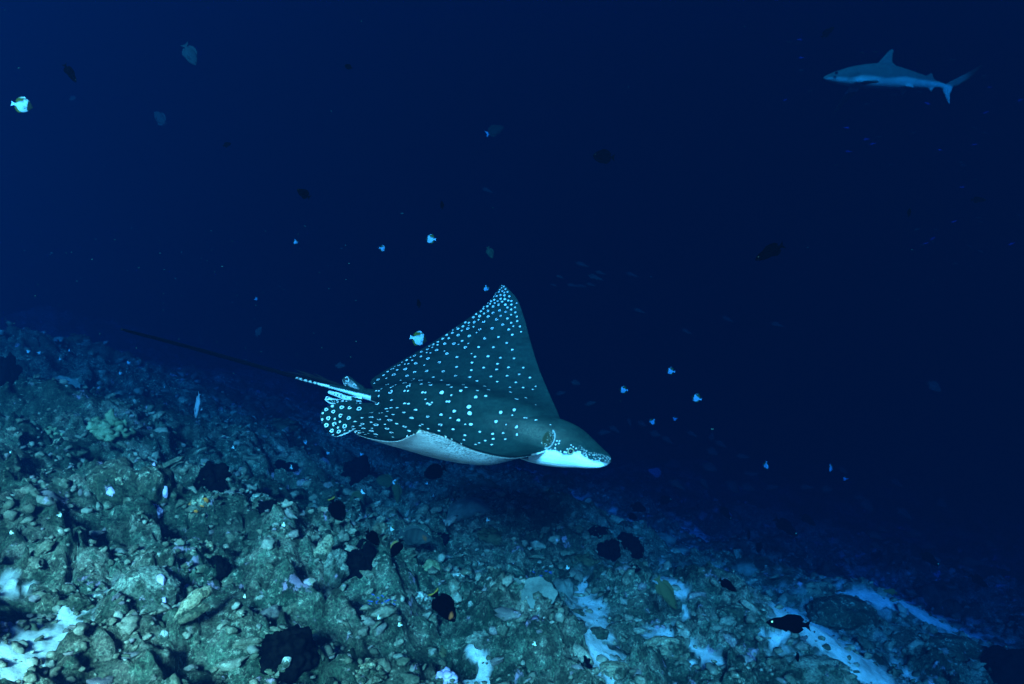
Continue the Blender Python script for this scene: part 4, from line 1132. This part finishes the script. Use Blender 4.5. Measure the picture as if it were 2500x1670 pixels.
# ------------------------------------------------------------------ fish
def fish_parts(kind):
    """outline of one kind of fish of length 1, head to +x; returns dict part -> (verts, faces, colours)"""
    K = dict(
        butterfly=dict(x=[.40, .36, .28, .15, 0, -.15, -.27, -.34, -.37], t=[.0, .06, .18, .31, .35, .30, .16, .06, .055], b=[-.02, -.07, -.17, -.28, -.32, -.26, -.13, -.06, -.055], w=.16),
        oval=dict(x=[.42, .38, .30, .15, 0, -.15, -.28, -.34, -.37], t=[.0, .06, .13, .20, .22, .19, .10, .05, .05], b=[-.01, -.06, -.12, -.19, -.22, -.18, -.09, -.05, -.05], w=.17),
        deep=dict(x=[.42, .38, .30, .15, 0, -.15, -.28, -.34, -.37], t=[.02, .10, .19, .27, .28, .24, .11, .05, .05], b=[-.01, -.08, -.17, -.25, -.27, -.22, -.10, -.05, -.05], w=.17),
        long=dict(x=[.44, .40, .32, .18, 0, -.18, -.30, -.36, -.40], t=[.0, .04, .085, .125, .14, .12, .07, .045, .045], b=[-.01, -.04, -.08, -.12, -.135, -.11, -.06, -.045, -.045], w=.15),
        slim=dict(x=[.45, .40, .30, .15, 0, -.18, -.30, -.36, -.42], t=[.0, .03, .065, .09, .095, .08, .04, .025, .022], b=[-.005, -.03, -.06, -.09, -.095, -.075, -.04, -.025, -.022], w=.11),
    )[kind]
    n, seg = 22, 14
    xs = np.linspace(0, len(K['x']) - 1, n); ix = np.arange(len(K['x']))
    X = crom(np.array(K['x'])[:, None], n)[:, 0]; T = crom(np.array(K['t'])[:, None], n)[:, 0]; B = crom(np.array(K['b'])[:, None], n)[:, 0]
    hmax = (T - B).max() / 2
    W = K['w'] / 2 * np.clip((T - B) / 2 / hmax, 0.05, 1) ** .7; W *= np.interp(X, [-.4, -.3, 0, .3, .45], [.45, .6, 1, 1.05, .6])
    V = []
    for i in range(n):
        for k in range(seg):
            a = 2 * math.pi * k / seg
            V.append((X[i], W[i] * math.sin(a), (T[i] + B[i]) / 2 + (T[i] - B[i]) / 2 * math.cos(a)))
    Fc = [(i * seg + k, (i + 1) * seg + k, (i + 1) * seg + (k + 1) % seg, i * seg + (k + 1) % seg) for i in range(n - 1) for k in range(seg)]
    V.append((X[0] + .004, 0, (T[0] + B[0]) / 2)); V.append((X[-1], 0, 0))
    for k in range(seg):
        Fc.append((n * seg, k, (k + 1) % seg)); Fc.append((n * seg + 1, (n - 1) * seg + (k + 1) % seg, (n - 1) * seg + k))
    out = {'body': (np.array(V), Fc)}
    def fin(poly, y0=0.0, y1=0.0, th=.008):
        m = len(poly); v = []
        for s in (1, -1):
            for j, (x, z, o_) in enumerate(poly): v.append((x, (y0 + (y1 - y0) * o_) + s * th * (1.0 - .6 * o_), z))
        f = [tuple(range(m))[::-1], tuple(range(m, 2 * m))] + [(j, (j + 1) % m, (j + 1) % m + m, j + m) for j in range(m)]
        return np.array(v), f
    tt = lambda x: float(np.interp(x, X[::-1], T[::-1])); bb = lambda x: float(np.interp(x, X[::-1], B[::-1]))
    dh = {'butterfly': .07, 'oval': .075, 'deep': .06, 'long': .07, 'slim': .05}[kind]
    up = [(.16, -.02), (.05, -.02), (-.10, -.02), (-.22, -.02), (-.30, -.015)]
    out['dorsal_fin'] = fin([(x, tt(x) + e, 0) for x, e in up] + [(x - .05, tt(x) + dh * g, 1) for (x, e), g in list(zip(up, (.2, .9, 1, 1.1, .5)))[::-1]])
    dn = [(-.02, .02), (-.12, .02), (-.22, .02), (-.30, .015)]
    out['anal_fin'] = fin([(x, bb(x) + e, 0) for x, e in dn] + [(x - .05, bb(x) - dh * g, 1) for (x, e), g in list(zip(dn, (.3, 1, 1, .5)))[::-1]])
    x0 = K['x'][-1]; z0 = K['t'][-1]
    sp = {'butterfly': .11, 'oval': .16, 'deep': .15, 'long': .13, 'slim': .11}[kind]; fk = {'butterfly': .02, 'oval': .05, 'deep': .03, 'long': .05, 'slim': .07}[kind]
    out['tail_fin'] = fin([(x0 + .03, z0 * .8, 0), (x0 - .06, sp * .72, 1), (-.50, sp, 1), (-.50 + fk, 0, 1), (-.50, -sp, 1), (x0 - .06, -sp * .72, 1), (x0 + .03, -z0 * .8, 0)])
    for s in (1, -1):
        w = float(np.interp(.16, X[::-1], W[::-1]))
        out['pectoral_fin' + ('' if s > 0 else '.b')] = fin([(.18, -.03, 0), (.17, -.07, 0), (.06, -.13, 1), (.02, -.09, 1), (.06, -.04, 1)], s * w * .96, s * (w + .06), .005)
        ev, ef = ico(2)
        ex = .33 if kind != 'slim' else .37
        w = float(np.interp(ex, X[::-1], W[::-1])); zc = (tt(ex) * .45)
        out['eye' + ('' if s > 0 else '.b')] = (ev * np.array([.022, .010, .022]) + np.array([ex, s * w * .88, zc]), [tuple(q) for q in ef])
    return out

PAL = {
    'pyramid': None,
    'black': (0.0001, 0.0001, 0.0002), 'dark': (0.0002, 0.0001, 0.0002), 'olive': (0.030, 0.040, 0.018), 'grey': (0.026, 0.038, 0.031), 'pale': (0.22, 0.24, 0.23), 'silver': (0.018, 0.04, 0.027), 'blue': (0.02, 0.06, 0.20), 'white': (0.6, 0.62, 0.62),
}
def pigment(kind, pal, part, v):
    n = len(v); x, z = v[:, 0], v[:, 2]
    if pal == 'pyramid':
        W = np.array([0.50, 0.54, 0.52]); Yl = np.array([0.10, 0.085, 0.008]); Dk = np.array([0.03, 0.024, 0.006])
        if part.startswith('tail'): return np.tile(W, (n, 1))
        if part.startswith('dorsal'): return np.where((x > .07)[:, None], Dk, np.where(((x > -.02))[:, None], W, Yl))
        if part.startswith('anal'): return np.tile(Yl, (n, 1))
        if part.startswith('pect'): return np.tile(W, (n, 1))
        if part.startswith('eye'): return np.tile([.005, .005, .005], (n, 1))
        c = np.tile(W, (n, 1))
        c = np.where((x > .17 + .25 * np.clip(-z - .08, 0, 1) + .1 * np.clip(z, 0, 1))[:, None], Dk, c)
        c = np.where(((x < .09) & (z > .045 + (x + .33) * .50))[:, None], Yl, c)
        c = np.where(((x < -.20) & (z < -.10))[:, None], Yl, c)
        return c
    b = np.array(PAL[pal.split('+')[0]])
    if part.startswith('eye'): return np.tile([.01, .01, .01] if '+glint' not in pal else [.5, .6, .3], (n, 1))  # glint eyes carry a reflection painted as bright colour
    c = np.tile(b, (n, 1))
    if part == 'body':
        c = c * (1 + .35 * np.clip(-z * 4, -1, 1))[:, None]
        if '+orange' in pal: c = np.where((((x - .24) / .05) ** 2 + ((z - .02) / .07) ** 2 < 1)[:, None], np.array([.12, .04, .015]), c)
        if '+bars' in pal: c = c * (1 - .35 * (np.sin(x * 42) > .2) * (x < .18))[:, None]
    if part.startswith('tail'):
        if '+ytail' in pal: c = np.where((x < -.44)[:, None], np.array([.10, .085, .015]), c)
        if '+dtail' in pal: c = np.tile([.01, .01, .012], (n, 1))
        if '+ptail' in pal: c = np.tile([.45, .5, .5], (n, 1))
    if part.startswith('dorsal') and '+yback' in pal: c = np.tile([.05, .05, .02], (n, 1))
    if '+dark_fins' in pal and part not in ('body',): c = c * .5
    return c

_cache = {}
def fish_meshes(kind, pal, simple):
    key = (kind, pal, simple)
    if key in _cache: return _cache[key]
    parts = fish_parts(kind); res = {}
    if simple:
        V = []; Fc = []; Cc = []; n = 0
        for p, (v, f) in parts.items():
            if p.startswith('eye') and '+glint' not in pal: continue
            V.append(v); Cc.append(pigment(kind, pal, p, v)); Fc += [tuple(int(i) + n for i in q) for q in f]; n += len(v)
        res['body'] = mesh(kind + '_fish', np.concatenate(V), Fc, M_fish, True, {'pigment': np.concatenate(Cc)})
    else:
        for p, (v, f) in parts.items():
            res[p] = mesh(p.split('.')[0], v, f, M_fish, p == 'body' or p.startswith('eye'), {'pigment': pigment(kind, pal, p, v)})
    _cache[key] = res
    return res

def fish(name, label, cat, px, py, length, ang, dist, kind, pal, group=None, yaw=0.0, roll=0.0, simple=None):
    """length in photo pixels, ang = direction of the head in the picture (degrees, 0 right, 90 up)"""
    if simple is None: simple = length < 26
    ms = fish_meshes(kind, pal, simple)
    o = bpy.data.objects.new(name, ms['body']); C.objects.link(o)
    a = math.radians(ang); flip = math.cos(a) < -1e-6
    el = math.asin(max(-1, min(1, math.sin(a))))
    y = math.radians(yaw)
    m = Matrix.Rotation((math.pi if flip else 0.0) + (y if not flip else -y), 4, 'Z') @ Matrix.Rotation(-el, 4, 'Y') @ Matrix.Rotation(math.radians(roll), 4, 'X')
    s = length / F * dist / max(.35, math.sqrt(max(0, (math.cos(y) * math.cos(el)) ** 2 + math.sin(el) ** 2)))
    o.matrix_basis = Matrix.Translation(Vector(P(px, py, dist))) @ m @ Matrix.Scale(s, 4)
    for p, me in ms.items():
        if p == 'body': continue
        c = bpy.data.objects.new(p.split('.')[0], me); C.objects.link(c); c.parent = o
    return tag(o, label, cat, group)

def above(px, py, gap=.25):
    return max(1.2, ground(px, py)[1] - gap)

MARKS = [(2170, 128, "the shark's dorsal fin"), (2003, 195, "the shark's snout"), (2330, 205, "the shark's tail"), (1225, 695, 'the raised wing tip'), (1489, 1126, "the ray's snout"), (1870, 1138, 'the diving butterflyfish'),
         (1920, 1288, 'the larger dark slender fish'), (1818, 1388, 'the smooth pale dome coral'), (2220, 518, 'the tiny black fish at the far right'), (2283, 945, 'the lone dim blue fish'), (298, 804, 'the tip of the ray tail'),
         (156, 934, 'the pale rounded plate coral'), (255, 1048, 'the tallest lobed coral'), (1284, 1426, 'the heart-shaped plate coral'), (1086, 1484, 'the large yellow-tailed black fish'), (346, 1452, 'the rounded grey boulder'),
         (800, 1030, "the ray's pelvic fin"), (1877, 617, 'the lone black fish in open water'), (700, 1612, 'the largest black sponge'), (480, 1243, 'the orange crusted rock'), (1016, 1310, 'the orange-cheeked fish')]
_near = {}
def where(px, py, base, stem):
    d, mx, my, nm = min((math.hypot(px - a, py - b), a, b, c) for a, b, c in MARKS)
    an = math.degrees(math.atan2(-(py - my), px - mx)) % 360
    way = ['right of', 'up right from', 'above', 'up left from', 'left of', 'down left from', 'below', 'down right from'][int((an + 22.5) // 45) % 8]
    _near.setdefault((stem, way, nm), []).append((d, base))
    return (stem, way, nm, d)
def settle():
    for (stem, way, nm), q in _near.items():
        q.sort(key=lambda e: e[0])
        for i, (d, o) in enumerate(q):
            o['label'] = (stem + ', ' + ('' if len(q) == 1 else ('nearest ', 'second nearest ', 'third nearest ', 'fourth nearest ', 'fifth nearest ', 'sixth nearest ', 'seventh nearest ', 'eighth nearest ', 'ninth nearest ', 'tenth nearest ', 'eleventh nearest ', 'twelfth nearest ', 'thirteenth nearest ', 'fourteenth nearest ', 'fifteenth nearest ', 'sixteenth nearest ', 'farthest ')[min(i, 16)]) + way + ' ' + nm)

def build_fish():
    G1 = 'white butterflyfish scattered in the water'
    B = lambda px, py, L, ang, d, lab, yaw=0, roll=0: fish('butterflyfish', lab, 'fish', px, py, L, ang, d, 'butterfly', 'pyramid', G1, yaw, roll, simple=L < 16)
    B(57, 258, 52, -8, 3.6, 'white and dark butterflyfish facing right, alone near the left edge', 15)
    B(1050, 584, 30, 176, 4.4, 'white butterflyfish facing left, highest above the eagle ray', 15)
    B(935, 607, 18, -8, 5.0, 'small white butterflyfish facing right, left of the highest one', 30)
    B(722, 592, 15, -75, 5.4, 'tiny white butterflyfish nose down, leftmost over the ray tail', 50, 20)
    B(1187, 706, 20, -80, 4.9, 'tiny white butterflyfish nose down beside the raised wing tip', 45, 20)
    B(1024, 828, 46, -12, 3.9, 'white butterflyfish facing right, close behind the raised wing', 20)
    B(1636, 906, 24, 172, 4.8, 'white butterflyfish facing left, topmost of the trio before the snout', 10)
    B(1521, 952, 24, 178, 4.9, 'white butterflyfish facing left, nearest the snout of the trio', 10)
    B(1699, 972, 28, 165, 4.5, 'white butterflyfish facing left, lowest and largest of the trio before the snout', 10)
    B(1592, 1031, 20, 230, 5.4, 'dim white butterflyfish nose down-left, below the trio', 20)
    B(1647, 1023, 13, 200, 6.2, 'faint white butterflyfish right of the nose-down one below the trio', 30)
    B(1870, 1138, 25, -100, 4.9, 'white butterflyfish diving straight down over the right slope', 62)
    B(2028, 1144, 25, -70, 5.2, 'white butterflyfish nose down, right of the diving one', 45)
    B(2062, 1169, 14, 184, 6.2, 'tiny dim butterflyfish facing left, right of the nose-down one', 20)
    B(626, 730, 11, 10, 6.6, 'faint tiny butterflyfish alone above the middle of the ray tail', 20)
    tiny = [(26, 900), (68, 858), (96, 861), (147, 877), (313, 885), (293, 911), (351, 942), (432, 999), (381, 1003), (747, 1081), (570, 1092), (800, 1106), (881, 1109), (1023, 1186), (1043, 1180),
            (1057, 1211), (1082, 1218), (1191, 1270), (1386, 1387), (147, 1258), (692, 1282), (956, 1291), (925, 1509), (597, 1457), (26, 1107), (169, 856), (402, 946), (1340, 1440), (1306, 1572), (712, 1141), (27, 1300), (975, 1525)]
    r_ = random.Random(3)
    for i, (x, y) in enumerate(tiny):
        d = min(7.5, above(x, y, .18))
        where(x, y, fish('butterflyfish', 'tiny white butterflyfish hovering close over the reef', 'fish', x, y, r_.uniform(11, 16) * (1.0 if d < 5 else .85), r_.choice([-10, 10, 170, 190, -70, -100, 20]), d, 'butterfly', 'pyramid', 'tiny butterflyfish over the reef', r_.uniform(-40, 40), simple=True), 'tiny white butterflyfish')
    def Fs(px, py, L, ang, d, kind, pal, lab, yaw=0, name='reef_fish', group=None, roll=0):
        if pal.startswith(('black', 'dark')): d = d * .40 if py < 1000 else max(1.5, d * .80)
        fish(name, lab, 'fish', px, py, L, ang, d, kind, pal, group, yaw, roll)
    # open water
    Fs(172, 180, 52, -58, 4.2, 'long', 'dark', 'dark slender fish heading down, above the left edge butterflyfish', 25)
    Fs(740, 472, 42, 148, 4.0, 'oval', 'black', 'small black fish heading up left, in open water over the ray tail')
    Fs(850, 163, 22, 160, 4.6, 'deep', 'black', 'tiny black fish at the top, left of centre')
    Fs(465, 135, 66, -62, 4.6, 'oval', 'grey', 'dim grey fish heading down, high at the upper left')
    Fs(390, 288, 54, 135, 5.6, 'oval', 'grey+dtail', 'faint grey fish with a dark tail, below the upper left grey one', 20)
    Fs(178, 240, 20, 20, 6.5, 'deep', 'grey', 'faint tiny pale fish under the dark slender one')
    Fs(555, 353, 24, 20, 5.5, 'oval', 'dark', 'faint dark fish right of the faint grey one')
    Fs(1472, 383, 58, 176, 5.0, 'deep', 'dark', 'dark oval fish facing left, in open water right of centre')
    Fs(1210, 318, 52, 22, 6.0, 'oval', 'olive+ptail', 'faint fish with a pale tail, in open water above the centre')
    Fs(1197, 618, 34, -68, 4.6, 'oval', 'olive', 'dull fish nose down, above the raised wing tip')
    Fs(1877, 617, 86, 208, 3.8, 'long', 'black', 'black fish heading down left, alone in open water at the right')
    Fs(1079, 500, 24, 100, 4.8, 'oval', 'black', 'tiny black fish seen end on, above the highest butterflyfish', 40)
    Fs(1022, 740, 24, 100, 5.2, 'oval', 'dark', 'faint dark fish left of the raised wing', 30)
    Fs(2220, 518, 26, 70, 5.0, 'oval', 'black', 'tiny black fish at the far right, in the middle of the streaking shoal', 30)
    Fs(2022, 78, 44, 40, 6.5, 'long', 'dark', 'faint dark fish at the top, above the shark snout')
    Fs(632, 808, 28, 60, 6.0, 'oval', 'grey', 'faint pale fish right above the middle of the ray tail')
    Fs(832, 893, 28, 0, 5.6, 'oval', 'grey', 'faint grey fish just above the ray tail fin')
    Fs(2283, 945, 44, -38, 5.4, 'oval', 'silver', 'dim blue fish heading down right, alone at the far right')
    Fs(2390, 488, 40, 0, 6.0, 'long', 'dark', 'faint dark fish at the right edge below the streaking shoal')
    # over the reef
    A = above
    Fs(482, 992, 70, -112, A(482, 1040, .5), 'long', 'pale', 'pale fish diving nose first over the reef, left below the ray tail', 50)
    Fs(1060, 1153, 62, 200, A(1060, 1175, .5), 'deep', 'black', 'dark fish facing left, right under the ray belly')
    Fs(940, 1174, 52, 172, A(940, 1195, .4), 'deep', 'olive+ptail', 'olive disc-shaped fish with pale-edged tail, below the ray fin')
    Fs(969, 1203, 62, -84, A(969, 1235, .4), 'long', 'olive', 'slender olive fish nose down, right of the disc-shaped one')
    Fs(869, 1214, 48, 218, A(869, 1235, .3), 'oval', 'olive+ptail', 'olive fish with a pale tail heading down left, by the two-lobed sponge')
    Fs(823, 1246, 68, -64, A(823, 1280, .3), 'deep', 'black+ytail', 'black fish with a yellow tail edge, head down above the slanting ridge')
    Fs(911, 1314, 54, -50, A(911, 1340, .3), 'oval', 'black', 'black fish heading down right, left of the grey orange-cheeked fish')
    Fs(967, 1340, 56, 242, A(967, 1370, .3), 'oval', 'black+yback', 'black fish with a yellowish back fin, nose down by the orange-cheeked fish')
    Fs(1016, 1310, 92, -12, A(1016, 1335, .3), 'oval', 'grey+orange+bars', 'grey fish with faint bars and an orange cheek, facing right')
    Fs(1086, 1484, 100, -54, A(1086, 1530, .35), 'oval', 'black+ytail+orange', 'large black fish with a yellow tail edge, nose down over pale rubble')
    Fs(1599, 1153, 42, 160, A(1599, 1185, .8), 'oval', 'pale+dtail', 'pale fish with a black tail facing left, past the ray snout')
    Fs(1641, 1134, 44, 190, A(1641, 1180, .5), 'oval', 'grey', 'faint grey fish facing left, above the pale black-tailed one')
    Fs(1624, 1221, 38, 2, A(1624, 1240, .6), 'deep', 'black+glint', 'dark oval fish facing right, over the far sand')
    Fs(1560, 1240, 46, -20, A(1560, 1255, .5), 'oval', 'dark', 'dim dark fish left of the dark oval one, close to the reef')
    Fs(1772, 1253, 48, -52, A(1772, 1290, .8), 'long', 'dark+glint', 'dark slender fish heading down, right of the far sand')
    Fs(1920, 1288, 78, -38, A(1920, 1320, 1.0), 'long', 'dark+glint', 'larger dark slender fish heading down right, above the right slope')
    Fs(1973, 1270, 52, -34, A(1973, 1320, .7), 'long', 'dark', 'faint slender fish right beside the larger slender one')
    Fs(1828, 1306, 30, -80, A(1828, 1325, .6), 'oval', 'black', 'small black fish nose down, left of the larger slender one', 50)
    Fs(1853, 1337, 32, -110, A(1853, 1360, .6), 'oval', 'black', 'small black fish with spread tail, above the smooth pale dome', 45)
    Fs(1922, 1523, 118, 176, A(1922, 1560, .5), 'long', 'black+glint', 'big dark fish with a forked tail facing left, over the lower right reef')
    Fs(1947, 1605, 30, -80, A(1947, 1625, .4), 'oval', 'black', 'small dark fish nose down below the big dark fish', 40)
    Fs(1628, 1450, 100, -58, A(1628, 1500, .4), 'long', 'olive', 'large dark olive fish nose down between the middle sand pockets')
    Fs(1778, 1430, 58, -35, A(1778, 1455, .4), 'long', 'dark', 'dark slender fish near the bottom, left below the smooth pale dome')
    Fs(2172, 1444, 38, 170, A(2172, 1470, .6), 'long', 'olive', 'small olive fish over the right sand patch')
    Fs(2271, 1366, 62, -36, A(2271, 1420, .9), 'long', 'dark+glint', 'faint dark slender fish over the far right slope')
    Fs(2391, 1419, 58, -36, A(2391, 1480, .8), 'long', 'dark', 'faint dark slender fish at the right edge above the dark corner rock')
    Fs(1545, 1262, 30, -20, A(1545, 1280, .3), 'oval', 'dark', 'dark fish low over the reef left of the far sand')
    # silvery fish over the drop-off
    GL = 'dim silvery fish drifting over the drop-off'
    sl = [(1734, 1142, 40, -25), (1654, 1184, 44, -33), (1720, 1181, 36, -50), (1790, 1190, 44, -42), (1827, 1156, 26, -10), (1841, 1158, 28, 10), (1828, 1191, 40, -20), (1887, 1190, 34, 5), (1814, 1115, 34, -8),
          (1740, 1103, 34, -30), (1630, 1075, 34, -30), (1537, 1031, 24, -70), (1568, 1035, 26, -25), (1501, 1049, 34, -35), (1476, 1056, 34, 5), (1738, 1066, 24, 80), (2157, 1293, 34, -20), (2209, 1255, 52, -35),
          (2117, 1235, 46, -42), (2139, 1309, 46, -25), (2140, 1333, 32, -30), (2235, 1303, 36, -5), (2371, 1373, 56, 0), (2270, 1334, 40, -10), (2351, 1303, 36, -15), (2100, 1215, 34, -8), (1970, 1190, 34, 0), (2020, 1195, 34, -8),
          (1443, 985, 30, 10), (1370, 960, 28, 8), (1406, 935, 26, -10), (1690, 1060, 30, -30), (1760, 1085, 34, -28), (1600, 1060, 30, -20), (2060, 1150, 34, -38), (2190, 1180, 40, -30), (2300, 1230, 36, -25), (2420, 1330, 38, -25)]
    for i, (x, y, L, a) in enumerate(sl):
        d = min(A(x, max(y + 25, 1080), .6), 6.8) if y > 1020 else 6.2
        where(x, y, fish('silvery_fish', 'dim silvery fish drifting over the drop-off, one of many', 'fish', x, y, L, a + r_.uniform(-5, 5), d + r_.uniform(-.4, .3), 'long' if i % 3 else 'oval', 'silver', GL, r_.uniform(-15, 15), simple=True), 'dim silvery fish')
    GM = 'faint shoal of slender fish beyond the raised wing'
    for (x, y, L, a) in ((1421, 646, 38, -20), (1367, 676, 24, -18), (1466, 666, 30, -14), (1454, 678, 44, -18), (1398, 697, 34, -10), (1421, 699, 30, -12), (1443, 695, 26, -18), (1543, 671, 34, -18), (1561, 759, 34, -20), (1677, 810, 32, -26), (1777, 780, 38, -26), (1898, 793, 38, -16), (1352, 696, 20, -20), (1190, 465, 34, -25)):
        where(x, y, fish('slender_fish', 'faint slender fish in the shoal beyond the raised wing', 'fish', x, y, L, a, 6.3 + r_.uniform(-.4, .4), 'slim', 'silver', GM, r_.uniform(-10, 10), simple=True), 'faint slender shoal fish')
    GS = 'tiny streaking fish around and below the shark'
    for (x, y) in ((2349, 457), (2239, 560), (2253, 598), (2261, 594), (2333, 643), (2329, 541), (2352, 404), (2175, 403), (2131, 351), (2116, 340), (2147, 334), (2231, 323), (2377, 312), (2403, 324), (2296, 366), (2380, 353), (2383, 438), (2388, 532), (2395, 542), (2283, 560), (2278, 582), (2394, 614), (2366, 601), (2371, 652), (2041, 403),
                   (1925, 102), (1952, 97), (1957, 141), (1957, 172), (2103, 128), (2138, 127), (2263, 252), (2184, 231), (2116, 254), (1979, 222), (1917, 244), (2325, 146), (2417, 213), (2403, 185), (2407, 275), (2245, 224), (2492, 244), (2072, 370), (2067, 312), (2486, 525), (2470, 595)):
        where(x, y, fish('streaking_fish', 'tiny pale fish streaking through the blue water near the shark', 'fish', x, y, r_.uniform(13, 19), r_.choice([10, 15, 25, 0, 180, 165]) + r_.uniform(-6, 6), r_.uniform(5.6, 6.6), 'slim', 'blue' if r_.random() < .4 else 'silver', GS, r_.uniform(-15, 15), simple=True), 'tiny streaking fish')
    GB = 'tiny blue fish hovering over the heart-shaped plate coral and rubble'
    for i in range(34):
        if i < 18: x, y = r_.uniform(1222, 1345), r_.uniform(1388, 1445)
        else: x, y = r_.uniform(885, 965), r_.uniform(1450, 1500)
        where(x, y, fish('blue_damselfish', 'tiny blue fish hovering just over the reef', 'fish', x, y, r_.uniform(8, 13), r_.uniform(-40, 30) + (180 if r_.random() < .4 else 0), above(x, y, .14), 'slim', 'blue', GB, simple=True), 'tiny blue fish')
build_fish()
settle()

# ------------------------------------------------------------------ drifting plankton
def particles():
    v0, f0 = ico(1); f0 = np.array(f0)
    n = 200
    V = []; Fc = []
    for i in range(n):
        d = rng.uniform(2.2, 7.0)
        if i < 120: px, py = rng.uniform(-60, 900), rng.uniform(560, 880)
        else: px, py = rng.uniform(-100, 2600), rng.uniform(-40, 1150)
        s = rng.uniform(.5, 1.3) / F * d * (1.5 if i % 9 == 0 else 1)
        q = v0 * s * np.array([rng.uniform(1, 2.6), 1, 1])
        V.append(q + P(px, py, d)); Fc.append(f0 + i * len(v0))
    o = obj('plankton', mesh('plankton', np.concatenate(V), np.concatenate(Fc), M_speck))
    tag(o, 'fine pale plankton specks drifting in the water', kind='stuff')
particles()
